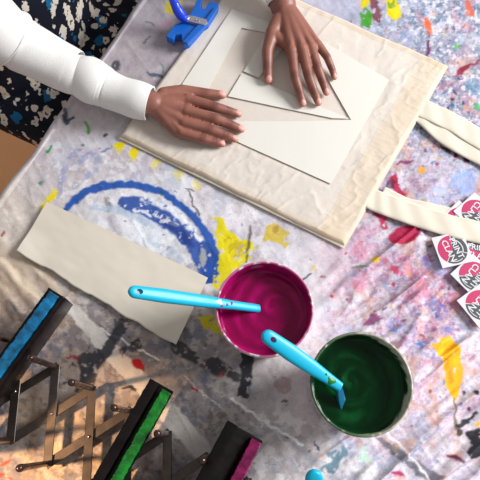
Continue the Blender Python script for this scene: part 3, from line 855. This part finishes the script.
# ------------------------------------------------------------------ peg rack (accordion lattice)
metal = M('bronzed steel', (92, 82, 76), .36, .85, var=.25, vscale=60, bump=.1)
darkm = M('dark brown peg', (70, 48, 42), .25, .6, var=.2, vscale=90, coat=.3)
zl = .017
W0 = P(56, 367, zl); W4 = P(207, 457, zl); stepv = (W4 - W0) / 4
downv = P(48, 463.5, zl) - W0
T_ = {i: W0 + stepv * (i - 1) for i in range(-2, 9)}
B_ = {i: T_[i] + downv for i in T_}
rack = empty('peg_rack', (W0 + W4) / 2 * 1, 'metal accordion lattice rack with upright pegs holding the squeegees', 'peg rack')
rack.location.z = 0; bpy.context.view_layer.update()
def slat(a, b, z, t=.0012, w=.0068):
    d = (b - a).normalized(); sd = Vector((-d.y, d.x, 0)); c = (a + b) / 2
    MB().box(Vector((c.x, c.y, z)), d, sd, Vector((0, 0, 1)), (b - a).length / 2 + .004, w, t).build('slat', metal, rack, False, .0006, 1)
lo, hi = -1, 6
for i in range(lo, hi + 1):
    slat(T_[i], B_[i], zl + .0016)
    if i - 1 >= lo and i + 1 <= hi:
        slat(B_[i - 1], T_[i + 1], zl - .0016)
        c = (T_[i] + B_[i]) / 2
        MB().capsule(Vector((c.x, c.y, zl - .003)), .0026, Vector((c.x, c.y, zl + .0032)), .0024, 14, 4).build('rivet', M('bright rivet', (190, 184, 178), .25, 1), rack)
for i in range(lo, hi + 1):
    for J in (T_[i], B_[i]):
        x_, y_ = proj(J.x, J.y, zl)
        if x_ < -60 or y_ > 600: continue
        mbp = MB()
        mbp.chain([(Vector((J.x, J.y, .0042)), .0040), (Vector((J.x, J.y, .010)), .0042), (Vector((J.x, J.y, .100)), .0046), (Vector((J.x, J.y, .128)), .0052)], n=18)
        mbp.build('peg', darkm, rack)

# ------------------------------------------------------------------ squeegees
blackw = M('black stained wood', (17, 12, 11), .34, var=.6, vscale=50, bump=.4, bscale=150, spec=.22)
def squeegee(tip, tail, profile_h, profile_b, zb, zt, col, label, side_mat):
    """tip/tail: pixel points of the top's axis at height zt; profiles: lists of (across, height)"""
    A = P(*tip, zt); Bq = P(*tail, zt)
    d = (A - Bq); d.z = 0; d.normalize(); sd = Vector((d.y, -d.x, 0))
    L = .27; Bq = A - d * L
    mid = (A + Bq) / 2
    root = empty('squeegee', Vector((mid.x, mid.y, zb)), label, 'squeegee', 'squeegees standing in the peg rack')
    def ext(prof, y0, y1, name, mat, bev, seed):
        mb = MB(); rings = []
        ns = 90
        for k in range(ns + 1):
            p = Bq + d * (y0 + (y1 - y0) * k / ns)
            jit = random.Random(seed * 100 + k)
            rings.append([Vector((p.x, p.y, 0)) + sd * (a_ + (jit.random() - .5) * (.0006 if seed == 1 else .0014)) + Vector((0, 0, zb + h_ + (jit.random() - .5) * (.0005 if seed == 1 else .0018))) for a_, h_ in prof])
        mb.tube(rings)
        return mb.build(name, mat, root, True, bev)
    hobj = ext(profile_h, 0, L, 'handle', blackw, .0012, 1)
    b_ = ext(profile_b, .0, L - .004, 'blade', col, .0010, 3)
    return root, hobj, b_
zb = .0215
bp_ = M('wet blue paint', (2, 98, 142), .14, var=.75, vscale=75, spec=.6, bump=1.0, bscale=220)
gp_ = M('wet green paint', (14, 116, 32), .14, var=.75, vscale=75, spec=.6, bump=1.0, bscale=220)
mp_ = M('wet magenta paint', (112, 4, 66), .16, var=.75, vscale=75, spec=.6, bump=.9, bscale=220)
hh = .085
# blue one: blade along its outer edge, broad dark flank towards the middle of the table
squeegee((58, 293), (0, 373), [(-.010, 0), (-.002, 0), (.0122, hh - .010), (.0112, hh - .003), (.0062, hh - .001), (.0062, hh - .012), (-.0125, hh - .012), (-.0125, hh), (-.0175, hh)],
         [(-.0122, hh - .011), (.0045, hh - .011), (.0040, hh - .001), (-.0118, hh + .003)], zb, zb + hh, bp_, 'dark squeegee with a blade coated in blue paint, nearest the torn paper', None)
squeegee((162, 385), (108, 480), [(-.010, 0), (.008, 0), (.0180, hh - .010), (.0185, hh - .004), (.0172, hh - .004), (.0172, hh - .016), (-.004, hh - .016), (-.005, hh - .002), (-.0195, hh)],
         [(.0030, hh - .015), (.0168, hh - .015), (.0172, hh + .003), (.0030, hh + .002)], zb, zb + hh, gp_, 'dark squeegee with a blade coated in bright green paint, second on the peg rack', None)
squeegee((245.5, 430.5), (196.5, 524.5), [(-.024, 0), (.022, 0), (.0285, hh - .024), (.009, hh - .024), (.009, hh - .010), (-.010, hh - .001), (-.014, hh), (-.0285, hh - .004)],
         [(.0105, hh - .023), (.0283, hh - .023), (.0283, hh - .008), (.026, hh - .003), (.0125, hh - .001)], zb, zb + hh, mp_, 'wide dark squeegee with a magenta painted blade, closest to the green paint tub', None)

# ------------------------------------------------------------------ logo stickers
white = M('sticker white', (212, 210, 213), .5); pinkm = M('sticker pink', (186, 8, 88), .5); greym = M('sticker grey', (58, 60, 66), .5)
def text_mesh(body, size, bold=.012):
    cu = bpy.data.curves.new('t', 'FONT'); cu.body = body; cu.size = size; cu.offset = bold * size * 2; cu.align_x = 'CENTER'; cu.align_y = 'CENTER'; cu.extrude = 0.00004; cu.resolution_u = 3
    o = bpy.data.objects.new('t', cu); COL.objects.link(o)
    bpy.context.view_layer.update()
    me = evaluated(o); bpy.data.objects.remove(o); bpy.data.curves.remove(cu)
    return me
def sticker(cx, cy, z, deg, label, size=.0285, tilt=(0, 0)):
    c = P(cx, cy, z); s_ = size
    root = empty('sticker', c, label, 'sticker', 'round logo stickers by the bag strap')
    a = math.radians(deg); ex = Vector((math.cos(a), math.sin(a), tilt[0])); ey = Vector((-math.sin(a), math.cos(a), tilt[1])); ez = ex.cross(ey).normalized()
    crd = MB().box(c, ex, ey, ez, s_, s_, .0004).build('card', white, root, False)
    def fan(t0, t1, r0, r1, zz, name, mat):
        n = 40; V = []; F = []
        for k in range(n + 1):
            t = math.radians(t0 + (t1 - t0) * k / n)
            for r in (r0, r1):
                for q_ in (0, 1): V.append(c + (ex * math.cos(t) + ey * math.sin(t)) * r * s_ + ez * (zz + .00015 * q_))
        for k in range(n):
            b = k * 4; F += [[b + 1, b + 3, b + 7, b + 5], [b, b + 4, b + 6, b + 2], [b + 2, b + 6, b + 7, b + 3], [b, b + 1, b + 5, b + 4]]
        return MB().add(V, F).build(name, mat, root, False)
    fan(172, 318, .0, .90, .0005, 'pink_sector', pinkm)
    fan(-38, 60, .0, .90, .0005, 'grey_sector', greym)
    fan(64, 168, .0, .90, .0005, 'grey_sector', greym)
    fan(60, 168, .60, .66, .00075, 'ring_line', white)
    fan(-30, 30, .76, .80, .00075, 'ring_line', white)
    for body, oy, sz in (('PRINT', .25, .50), ('CLAN', -.27, .54)):
        me = text_mesh(body, sz * s_, .008)
        R = Matrix((ex, ey, ez)).transposed().to_4x4() @ Matrix.Rotation(math.radians(8), 4, 'Z')
        me.transform(Matrix.Translation(c + (ey * math.cos(.14) - ex * math.sin(.14)) * oy * s_ + ez * .00095) @ R)
        link('lettering', me, white, root, False)
    return root
sticker(461, 221, .0030, -138, 'pink-edged logo sticker almost covered by the cream strap')
sticker(476, 213, .0046, -140, 'pink and grey round logo sticker poking out above the cream strap')
sticker(478, 252, .0030, -20, 'logo sticker half hidden behind the whole round one below the strap')
sticker(474, 276, .0044, -140, 'logo sticker with mostly grey showing, below the one that lies fully open')
sticker(452.5, 249.5, .0060, -77, 'fully visible round pink and grey logo sticker just below the cream strap')
sticker(481, 305, .0060, -146, 'lowest of the round logo stickers, pink over grey, lying nearest the gold stain')

# ------------------------------------------------------------------ blue clamp
bpl = M('blue plastic', (14, 96, 190), .35, spec=.5, coat=.1); bpl2 = M('royal blue plastic', (16, 58, 214), .3, coat=.15)
cl = empty('clamp', P(192, 22, .003), 'blue plastic clamp with a metal strap and lever on the cloth by the bag', 'clamp')
def cp(x, y, z): return P(150 + x / 6, y / 6, z)
V, F = slab([cp(x, y, .02) for x, y in [(95, 218), (150, 150), (215, 120), (265, 45), (285, -10), (312, -20), (302, 45), (330, 55), (365, 5), (412, 22), (406, 50), (345, 145), (320, 160), (232, 262), (196, 268), (188, 205), (150, 210), (140, 240)]], .003, .021)
MB().add(V, F).build('body', bpl, cl, False, .0012)
V, F = slab([cp(x, y, .025) for x, y in [(196, 252), (288, 150), (325, 128), (392, 40), (408, 48), (340, 150), (226, 262)]], .020, .0265)
MB().add(V, F).build('rail', bpl, cl, False, .001)
V, F = slab([cp(x, y, .025) for x, y in [(212, 128), (222, 98), (262, 102), (338, 122), (346, 142), (330, 158), (262, 140)]], .021, .0285)
zs = MB().add(V, F).build('strap', M('zinc strap', (190, 188, 196), .35, .8), cl, False, .001)
for x, y in ((232, 107), (275, 120), (292, 122)):
    c = cp(x, y, .029); MB().capsule(c, .0018, c + Vector((0, 0, .001)), .0016, 12, 4).build('rivet', M('bright rivet'), zs)
MB().chain([(cp(205, 112, .030), .0075), (cp(188, 92, .036), .0105), (cp(165, 60, .046), .0100), (cp(148, 22, .056), .0088), (cp(136, -6, .064), .0080)], n=20, m=6).build('lever', bpl2, cl)
MB().capsule(cp(230, 112, .027), .0028, cp(203, 116, .031), .0034).build('pivot', M('zinc strap'), cl)

# ------------------------------------------------------------------ person
per = empty('person', Q(-.22, .22, -.74), 'person in white sleeves and a dark floral dress pressing card pieces flat', 'person')
W = {}
bm_ = MB()
zb_ = .0098    # top of the paper
# right hand
def p3d(x, y, z): return P(x, y, z - .0038)
rw = p3d(153, 104, .040)
def finger(mb, pts, rs):
    mb.chain(list(zip(pts, rs)), n=16, m=5)
f_r = .0078
R_index = [p3d(188, 99.5, .038), p3d(215, 107, .036), p3d(229, 111.3, .027), p3d(238.5, 114, .0215)]
R_mid = [p3d(187, 111, .040), p3d(214, 118.5, .037), p3d(230, 124.5, .028), p3d(241, 129.3, .0218)]
R_ring = [p3d(184.5, 122.5, .037), p3d(210, 129.5, .034), p3d(226, 135.5, .026), p3d(235, 139, .0212)]
R_lit = [p3d(182, 132.5, .031), p3d(203, 139, .029), p3d(215, 142.3, .0235), p3d(222.5, 144, .0205)]
R_th = [p3d(164, 95, .036), p3d(182, 91, .033), p3d(204, 93.5, .0265), p3d(222, 95, .0215)]
RR = {'i': (.0102, .0091, .0083, .0071), 'm': (.0105, .0094, .0085, .0073), 'r': (.0100, .0089, .0080, .0069), 'l': (.0092, .0078, .0070, .0061), 't': (.0138, .0112, .0098, .0081)}
for pts, k in ((R_index, 'i'), (R_mid, 'm'), (R_ring, 'r'), (R_lit, 'l'), (R_th, 't')): finger(bm_, pts, [r_ * f_ for r_, f_ in zip(RR[k], (1.08, 1.10, 1.08, 1.04))])
def palm(mb, wrist, mcps, wr, drop_=.004):
    for q_, r in zip(mcps, (.0112, .0115, .0110, .0100)):
        c0 = wrist.lerp(q_, .12) - Vector((0, 0, .001)); c0 = c0 + (q_ - wrist.lerp(q_, 1)).normalized() * 0
        mb.capsule(c0, wr, q_ - Vector((0, 0, .0035)), r)
        mb.capsule(wrist.lerp(q_, .35) + Vector((0, 0, -.004)), .0135, q_ - Vector((0, 0, .006)), .0105)
        mb.capsule(wrist.lerp(q_, .3) + Vector((0, 0, .0088)), .0034, q_ + Vector((0, 0, .0045)), .0052)   # tendons
    for a_, b_ in zip(mcps, mcps[1:]):
        mb.capsule(a_ - Vector((0, 0, .005)), .0095, b_ - Vector((0, 0, .005)), .0095)
        m0 = wrist.lerp(a_, .65); m1 = wrist.lerp(b_, .65)
        mb.capsule(m0 - Vector((0, 0, .004)), .0130, m1 - Vector((0, 0, .004)), .0125)
palm(bm_, rw, [R_index[0], R_mid[0], R_ring[0], R_lit[0]], .0165)
bm_.capsule(p3d(160, 101, .036), .0165, R_th[0], .0135); bm_.capsule(R_th[0], .0135, p3d(186, 99, .031), .0115)
bm_.capsule(p3d(160, 112, .036), .016, p3d(176, 130, .028), .0125)
# right forearm, upper arm
RE = p3d(6, 36, .105); RS = Q(-.235, .05, .33)
fa = [(rw, .0218), (P(134, 99, .042), .0225), (P(108, 89.5, .045), .025), (P(79, 73, .056), .028), (P(41, 54, .080), .034), (P(14, 39.5, .104), .036), (P(0, 30, .125), .038), (RE.lerp(RS, .45), .042), (RS, .050)]
bm_.chain(fa, n=24, m=6)
RR_keep = None
# left hand
lw = p3d(283, 5, .042)
L_index = [p3d(291.5, 50, .045), p3d(295, 77, .037), p3d(299.8, 93, .0265), p3d(303, 103.5, .0215)]
L_mid = [p3d(302, 48, .047), p3d(308.5, 76, .0385), p3d(314.6, 93, .0275), p3d(318.5, 102.5, .0218)]
L_ring = [p3d(311, 46.5, .045), p3d(317.5, 67, .0375), p3d(323, 82.5, .027), p3d(326.5, 92.5, .0212)]
L_lit = [p3d(317.5, 44, .040), p3d(327, 57, .034), p3d(332, 69, .025), p3d(334.6, 77, .0202)]
L_th = [p3d(272.5, 33, .040), p3d(267.5, 51, .035), p3d(267.6, 68, .0265), p3d(268.7, 80, .0215)]
for pts, k in ((L_index, 'i'), (L_mid, 'm'), (L_ring, 'r'), (L_lit, 'l'), (L_th, 't')): finger(bm_, pts, RR[k])
palm(bm_, lw, [L_index[0], L_mid[0], L_ring[0], L_lit[0]], .0190)
bm_.capsule(p3d(279, 20, .040), .0155, L_th[0], .0140); bm_.capsule(L_th[0], .0125, p3d(287, 46, .036), .0110)
LE = Q(.10, .575, .13); LS = Q(-.14, .44, .34)
bm_.chain([(lw, .0262), (lw.lerp(LE, .3), .0255), (lw.lerp(LE, .65), .032), (LE, .036), (LE.lerp(LS, .5), .042), (LS, .050)], n=24, m=6)
# trunk, neck, head, legs
SC_ = (RS + LS) / 2
hipc = Q(-.27, .22, -.20)
fwd = NN; lat = EE
for k in range(9):
    f = k / 8
    c = hipc.lerp(SC_ + Vector((0, 0, -.02)), f); hw = [.10, .098, .088, .082, .085, .095, .105, .115, .11][k]; rr_ = [.105, .10, .09, .085, .09, .095, .095, .085, .065][k]
    bm_.capsule(c - lat * hw, rr_ * .9, c + lat * hw, rr_ * .9, 24, 6); 
bm_.capsule(RS, .05, LS, .05, 24, 6)
nk = SC_ + Vector((0, 0, .03)); hd = SC_ + fwd * .07 + Vector((0, 0, .19))
bm_.capsule(nk, .055, SC_ + fwd * .04 + Vector((0, 0, .11)), .05, 24, 6)
fd = (fwd * .75 + Vector((0, 0, -.66))).normalized(); hu = (Vector((0, 0, 1)) - fd * fd.z).normalized()
bm_.capsule(hd - fd * .02 + hu * .03, .078, hd + fd * .02 + hu * .02, .07, 24, 8)
bm_.capsule(hd + fd * .02 - hu * .02, .066, hd + fd * .045 - hu * .06, .042, 24, 8)
bm_.capsule(hd + fd * .085 + hu * .015, .008, hd + fd * .098 - hu * .012, .012)      # nose
bm_.capsule(hd + fd * .083 - hu * .042 - lat * .015, .006, hd + fd * .083 - hu * .042 + lat * .015, .006)  # lips
for sg in (-1, 1):
    bm_.capsule(hd + lat * sg * .076 + hu * .01, .012, hd + lat * sg * .074 - hu * .03, .010)                # ears
    hp = hipc + lat * .09 * sg; kn = Q(.13, .22 + .10 * sg, -.19); an = Q(.16, .22 + .10 * sg, -.66)
    bm_.chain([(hp, .085), (kn, .060), (kn.lerp(an, .35), .056), (an, .036)], n=24, m=6)
    bm_.capsule(an + Vector((0, 0, -.045)), .030, an + fwd * .15 + Vector((0, 0, -.052)), .024, 20, 6)
tmp = bm_.build('tmp', None)
m = tmp.modifiers.new('r', 'REMESH'); m.mode = 'VOXEL'; m.voxel_size = .0021; m.adaptivity = 0
m2 = tmp.modifiers.new('s', 'SMOOTH'); m2.factor = .5; m2.iterations = 5
me = evaluated(tmp); drop(tmp); me.name = 'body'
n = len(me.vertices); co = np.empty(n * 3, np.float32); me.vertices.foreach_get('co', co); co = co.reshape(-1, 3)
no = np.empty(n * 3, np.float32); me.vertices.foreach_get('normal', no); no = no.reshape(-1, 3)
sk = np.array(lin((142, 91, 77))); skc = np.tile(sk, (n, 1))
skc *= (1 + (fbm(co[:, 0] * 60 + 40, co[:, 1] * 60 + 40, 501, 4) - .5) * .28)[:, None]
handm = (co[:, 2] < .075) & (co[:, 2] > .005)
def tint(c, r, rgb, amt, dirv=None, ax=1.0):
    d_ = co - np.array(c)
    if dirv is not None:
        a_ = d_ @ np.array(dirv); per_ = np.linalg.norm(d_ - a_[:, None] * np.array(dirv), axis=1)
        dist = np.sqrt((a_ / (r * ax)) ** 2 + (per_ / r) ** 2)
    else: dist = np.linalg.norm(d_, axis=1) / r
    mm = sstep(1.15, .75, dist) * amt
    skc[:] = skc * (1 - mm[:, None]) + np.array(lin(rgb)) * mm[:, None]
    return dist
for F_, k in ((R_index, 'i'), (R_mid, 'm'), (R_ring, 'r'), (R_lit, 'l'), (R_th, 't'), (L_index, 'i'), (L_mid, 'm'), (L_ring, 'r'), (L_lit, 'l'), (L_th, 't')):
    r = RR[k][3]; d_ = (F_[3] - F_[2]).normalized()
    tint(F_[3] + d_ * r * .5, r * 1.3, (196, 128, 112), .7)
    nail = F_[3] + d_ * r * .25 + Vector((0, 0, r * .9))
    di = tint(nail, r * .74, (222, 158, 146), .95, d_, 1.25)
    co[:, 2] -= (np.exp(-(di - 1.05) ** 2 / .02) * .00045 * (no[:, 2] > .2)).astype(np.float32)
    for jn, jr in ((1, 1), (2, .9)):
        if k == 't' and jn == 1: continue
        dj = (F_[jn + 1] - F_[jn - 1]).normalized() if jn + 1 < len(F_) else d_
        for off in (-.0035, 0, .0035):
            cc = F_[jn] + dj * off + Vector((0, 0, RR[k][jn]))
            rel = co - np.array(cc); al = np.abs(rel @ np.array(dj)); near = np.linalg.norm(rel, axis=1)
            mm = np.exp(-(al / .0009) ** 2) * sstep(.0090, .004, near) * .75 * jr
            skc[:] = skc * (1 - mm[:, None]) + np.array(lin((84, 44, 36))) * mm[:, None]
            co[:, 2] -= (mm * .0007).astype(np.float32)
        tint(F_[jn] + Vector((0, 0, RR[k][jn])), RR[k][jn] * 1.15, (112, 62, 54), .45)
    tint(F_[0] + Vector((0, 0, RR[k][0])), .009, (172, 112, 92), .25)
me.vertices.foreach_set('co', co.ravel())
set_col(me, skc)
skin = M('skin', attr='Col', rough=.45, spec=.45, sss=.12, bump=.25, bscale=700)
link('body', me, skin, per)

# white top: sleeves and trunk
knit = M('white knit', (226, 223, 220), .8, bump=.5, bscale=600, sheen=.2, spec=.25)
def tube_path(secs, n=56, sub=8, fold=None, open0=False):
    """secs: (centre, radius, flat) -> rings; smooth Catmull-Rom between"""
    pts = [s_[0] for s_ in secs]; out = []
    def cr(a, b, c, d, t): return .5 * ((2 * b) + (c - a) * t + (2 * a - 5 * b + 4 * c - d) * t * t + (3 * b - a - 3 * c + d) * t ** 3)
    E_ = [secs[0]] + list(secs) + [secs[-1]]
    for i in range(1, len(E_) - 2):
        for k in range(sub):
            t = k / sub
            out.append((cr(*(E_[j][0] for j in range(i - 1, i + 3)), t), cr(*(E_[j][1] for j in range(i - 1, i + 3)), t)))
    out.append((secs[-1][0], secs[-1][1]))
    rings = []; N = len(out)
    for i, (c, r) in enumerate(out):
        d = (out[min(i + 1, N - 1)][0] - out[max(i - 1, 0)][0]).normalized()
        a_ = d.cross(Vector((0, 0, 1))).normalized(); b_ = a_.cross(d)
        ring = []
        for j in range(n):
            t = 2 * math.pi * j / n
            rr_ = r * (1 + (fold(i / (N - 1), t) if fold else 0))
            ring.append(c + a_ * rr_ * math.cos(t) + b_ * rr_ * math.sin(t) * .92)
        rings.append(ring)
    if open0:        # turn the cuff edge in
        c = out[0][0]
        ins = [[c + (v_ - c) * .9 + (out[1][0] - out[0][0]).normalized() * .001 for v_ in rings[0]]]
        ins.insert(0, [c + (v_ - c) * .85 + (out[1][0] - out[0][0]).normalized() * .02 for v_ in rings[0]])
        rings = ins + rings
    return rings
def sec(u0, u1, z, k=1.0):
    c = ((u0[0] + u1[0]) / 2, (u0[1] + u1[1]) / 2); hwp = math.hypot(u0[0] - u1[0], u0[1] - u1[1]) / 2
    return (P(*c, z), hwp / ppm(*c, z) * k)
secs = [sec((154.5, 86.5), (146, 120.5), .040), sec((143, 81.5), (134, 119), .042), sec((126, 77), (118, 113), .043), sec((113, 71), (106, 109), .045), sec((106, 66), (99, 107), .048),
        sec((96, 59), (90, 104), .054), sec((88, 54.5), (81, 97), .056), sec((84, 55.5), (77, 91), .055), sec((80, 52), (71, 95), .058), sec((75, 48), (64, 93), .061), sec((62, 40), (50, 87), .068), sec((44, 29), (32, 79), .080), sec((30, 20), (16, 72), .092),
        sec((24, 12), (4, 67), .104), (P(0, 30, .125), .052), (RE.lerp(RS, .35), .055), (RE.lerp(RS, .7), .060), (RS, .066)]
def fold_r(f, t):
    v_ = .010 * math.sin(38 * f + 1.5 * math.sin(t)) * (f > .45)
    v_ += .012 * math.sin(3 * t + 12 * f) * (f > .25)
    # gathered edges above the cuff
    for f0, a_, w_ in ((.435, .032, .014), (.415, -.02, .010), (.20, -.035, .006), (.76, .06, .012), (.735, -.05, .010)):
        v_ += a_ * math.exp(-((f - f0 - .012 * math.cos(t)) / w_) ** 2)
    return v_
mb = MB(); mb.tube(tube_path(secs, fold=fold_r, open0=True, sub=10), cap0=False)
def fold_l(f, t): return .03 * math.sin(40 * f + 2 * math.sin(t)) * (f > .1)
lsec = [(p3d(276, -4, .047), .0265)] if False else []
lc0 = lw.lerp(LE, .03)
lsec = [(lc0, .0300), (lw.lerp(LE, .2), .032), (lw.lerp(LE, .5), .040), (lw.lerp(LE, .8), .046), (LE, .05), (LE.lerp(LS, .4), .055), (LE.lerp(LS, .75), .06), (LS, .066)]
mb.tube(tube_path(lsec, fold=fold_l, open0=True, sub=8), cap0=False)
rings = []
for k in range(13):
    f = k / 12
    c = hipc.lerp(SC_ + Vector((0, 0, .0)), f); A_ = np.interp(f, [0, .3, .6, .85, .95, 1], [.215, .19, .20, .225, .20, .10]); B_2 = np.interp(f, [0, .3, .6, .85, .95, 1], [.13, .11, .115, .105, .085, .06])
    rings.append([c + lat * A_ * math.cos(2 * math.pi * j / 48) + fwd * B_2 * math.sin(2 * math.pi * j / 48) for j in range(48)])
trunk = rings
mb.build('white_sleeves', knit, per)

# floral skirt over the lap
fm = bpy.data.materials.new('floral cotton'); fm.use_nodes = True
nt = fm.node_tree; bs = nt.nodes['Principled BSDF']; bs.inputs['Roughness'].default_value = .8; bs.inputs['Specular IOR Level'].default_value = .2
tc = nt.nodes.new('ShaderNodeTexCoord')
def node(t, **k):
    n_ = nt.nodes.new(t)
    for a_, b_ in k.items():
        if a_ in n_.inputs: n_.inputs[a_].default_value = b_
        else: setattr(n_, a_, b_)
    return n_
def warped(amount, scale, off):
    nz = node('ShaderNodeTexNoise', Scale=scale, Detail=2.0); nt.links.new(tc.outputs['Object'], nz.inputs['Vector'])
    sb = node('ShaderNodeVectorMath', operation='SUBTRACT'); nt.links.new(nz.outputs['Color'], sb.inputs[0]); sb.inputs[1].default_value = (.5, .5, .5)
    sc_ = node('ShaderNodeVectorMath', operation='SCALE'); nt.links.new(sb.outputs[0], sc_.inputs[0]); sc_.inputs['Scale'].default_value = amount
    ad = node('ShaderNodeVectorMath', operation='ADD'); nt.links.new(tc.outputs['Object'], ad.inputs[0]); nt.links.new(sc_.outputs[0], ad.inputs[1])
    ad2 = node('ShaderNodeVectorMath', operation='ADD'); nt.links.new(ad.outputs[0], ad2.inputs[0]); ad2.inputs[1].default_value = off
    fl = node('ShaderNodeVectorMath', operation='MULTIPLY'); nt.links.new(ad2.outputs[0], fl.inputs[0]); fl.inputs[1].default_value = (1, 1, .35)
    return fl.outputs[0]
def flowers(prev, scale, off, r_in, r_out, rgb, keep, warp):
    vo = node('ShaderNodeTexVoronoi', feature='F1', Scale=scale, Randomness=.9); nt.links.new(warped(warp, 90, off), vo.inputs['Vector'])
    ra = node('ShaderNodeValToRGB'); e_ = ra.color_ramp.elements
    e_[0].position = 0; e_[0].color = (0, 0, 0, 1) if r_in else (1, 1, 1, 1); e_[1].position = max(r_in, .001); e_[1].color = (1, 1, 1, 1)
    x_ = ra.color_ramp.elements.new(r_out); x_.color = (1, 1, 1, 1); x_ = ra.color_ramp.elements.new(r_out + .03); x_.color = (0, 0, 0, 1)
    if r_in:
        x_ = ra.color_ramp.elements.new(r_in * .8); x_.color = (0, 0, 0, 1)
    nt.links.new(vo.outputs['Distance'], ra.inputs['Fac'])
    sp = node('ShaderNodeSeparateColor'); nt.links.new(vo.outputs['Color'], sp.inputs[0])
    gt = node('ShaderNodeMath', operation='LESS_THAN'); nt.links.new(sp.outputs[0], gt.inputs[0]); gt.inputs[1].default_value = keep
    mu = node('ShaderNodeMath', operation='MULTIPLY'); nt.links.new(ra.outputs['Color'], mu.inputs[0]); nt.links.new(gt.outputs[0], mu.inputs[1])
    mx = node('ShaderNodeMix', data_type='RGBA'); nt.links.new(mu.outputs[0], mx.inputs[0])
    if prev is None: mx.inputs[6].default_value = (*lin((16, 20, 34)), 1)
    else: nt.links.new(prev, mx.inputs[6])
    mx.inputs[7].default_value = (*lin(rgb), 1)
    return mx.outputs[2]
cc = flowers(None, 30, (.3, .1, 0), 0, .36, (20, 92, 132), .62, .016)
cc = flowers(cc, 44, (.0, .5, 0), .12, .38, (206, 196, 184), .62, .018)
cc = flowers(cc, 58, (.7, .2, 0), 0, .28, (198, 188, 176), .45, .022)
cc = flowers(cc, 36, (.2, .9, 0), .10, .33, (206, 196, 184), .22, .018)
nt.links.new(cc, bs.inputs['Base Color'])
rings = []
ns = 40
for k in range(ns + 1):
    f = k / ns; nn_ = -.40 + .58 * f
    hwid = .236 + .012 * math.sin(f * 5); ztop = -.085 - .03 * f
    ring = []
    for j in range(72):
        t = 2 * math.pi * j / 72
        ce, se = math.cos(t), math.sin(t)
        e_ = .240 + hwid * math.copysign(abs(ce) ** .75, ce) + .004 * math.sin(9 * f + 5 * t)
        zz = (ztop - .10) + (.10 if se > 0 else .11) * math.copysign(abs(se) ** .75, se) + .006 * math.sin(23 * t + 6 * f)
        # the cloth sinks between the thighs
        zz -= .03 * math.exp(-((e_ - .22) / .05) ** 2) * max(0, se)
        ring.append(Q(nn_, e_, zz))
    rings.append(ring)
MB().tube(rings).tube(trunk, cap0=False, cap1=False).build('floral_dress', fm, per)
# hair (out of the picture, for completeness of the figure)
hm = M('dark hair', (24, 18, 16), .5, bump=.6, bscale=200)
mb = MB(); mb.capsule(hd - fd * .035 + hu * .045, .082, hd - fd * .02 - hu * .01, .078, 28, 8)
mb.capsule(hd - fd * .03 + hu * .05, .08, hd + fd * .012 + hu * .06, .066, 28, 8)
mb.build('hair', hm, per)
for sg in (-1, 1):
    c = hd + fd * .079 + hu * .018 + lat * .03 * sg
    MB().capsule(c, .0095, c + fd * .001, .0095, 16, 6).build('eye', M('eye', (40, 26, 22), .1), per)
# stool under the sitter
stl = empty('stool', Q(-.27, .22, -.74), 'plain wooden stool under the person in the floral dress', 'stool')
rg = [[Q(-.27 + .17 * math.cos(2 * math.pi * j / 40), .22 + .17 * math.sin(2 * math.pi * j / 40), z) for j in range(40)] for z in (-.352, -.322)]
MB().tube(rg).build('seat', wood, stl, True, .004)
for a_ in range(4):
    c = math.pi / 4 + a_ * math.pi / 2
    MB().capsule(Q(-.27 + .15 * math.cos(c), .22 + .15 * math.sin(c), -.722), .016, Q(-.27 + .12 * math.cos(c), .22 + .12 * math.sin(c), -.355), .016).build('leg', wood, stl)

# ------------------------------------------------------------------ light
wd = bpy.data.worlds.new('room'); SC.world = wd; wd.use_nodes = True
wd.node_tree.nodes['Background'].inputs['Color'].default_value = (1, .985, .98, 1)
wd.node_tree.nodes['Background'].inputs['Strength'].default_value = .33
def area(name, loc, target, sx, sy, power, col):
    l = bpy.data.lights.new(name, 'AREA'); l.shape = 'RECTANGLE'; l.size = sx; l.size_y = sy; l.energy = power; l.color = col
    o = bpy.data.objects.new(name, l); COL.objects.link(o); o.location = loc
    o.rotation_euler = (Vector(target) - Vector(loc)).to_track_quat('-Z', 'Y').to_euler()
    return o
area('window_light', (2.75, .95, 1.62), (0, .25, 0), 1.2, 1.2, 160, (.97, .985, 1))
sp = bpy.data.lights.new('low_warm_lamp', 'SPOT'); sp.energy = 115; sp.color = (1, .62, .32); sp.spot_size = math.radians(15); sp.spot_blend = .55; sp.shadow_soft_size = .05
so = bpy.data.objects.new('low_warm_lamp', sp); COL.objects.link(so); so.location = (-.95, -.12, .72)
so.rotation_euler = (P(62, 448, 0) - so.location).to_track_quat('-Z', 'Y').to_euler()

# ------------------------------------------------------------------ camera
cam = bpy.data.cameras.new('camera'); cam.sensor_width = 36; cam.lens = 540 / 480 * 36; cam.clip_start = .01
co_ = bpy.data.objects.new('camera', cam); COL.objects.link(co_); co_.location = (0, 0, H); co_.rotation_euler = (TH, 0, 0)
SC.camera = co_
SC.view_settings.view_transform = 'Standard'; SC.view_settings.look = 'None'; SC.view_settings.gamma = 1; SC.view_settings.exposure = .16
SC.view_settings.use_curve_mapping = False
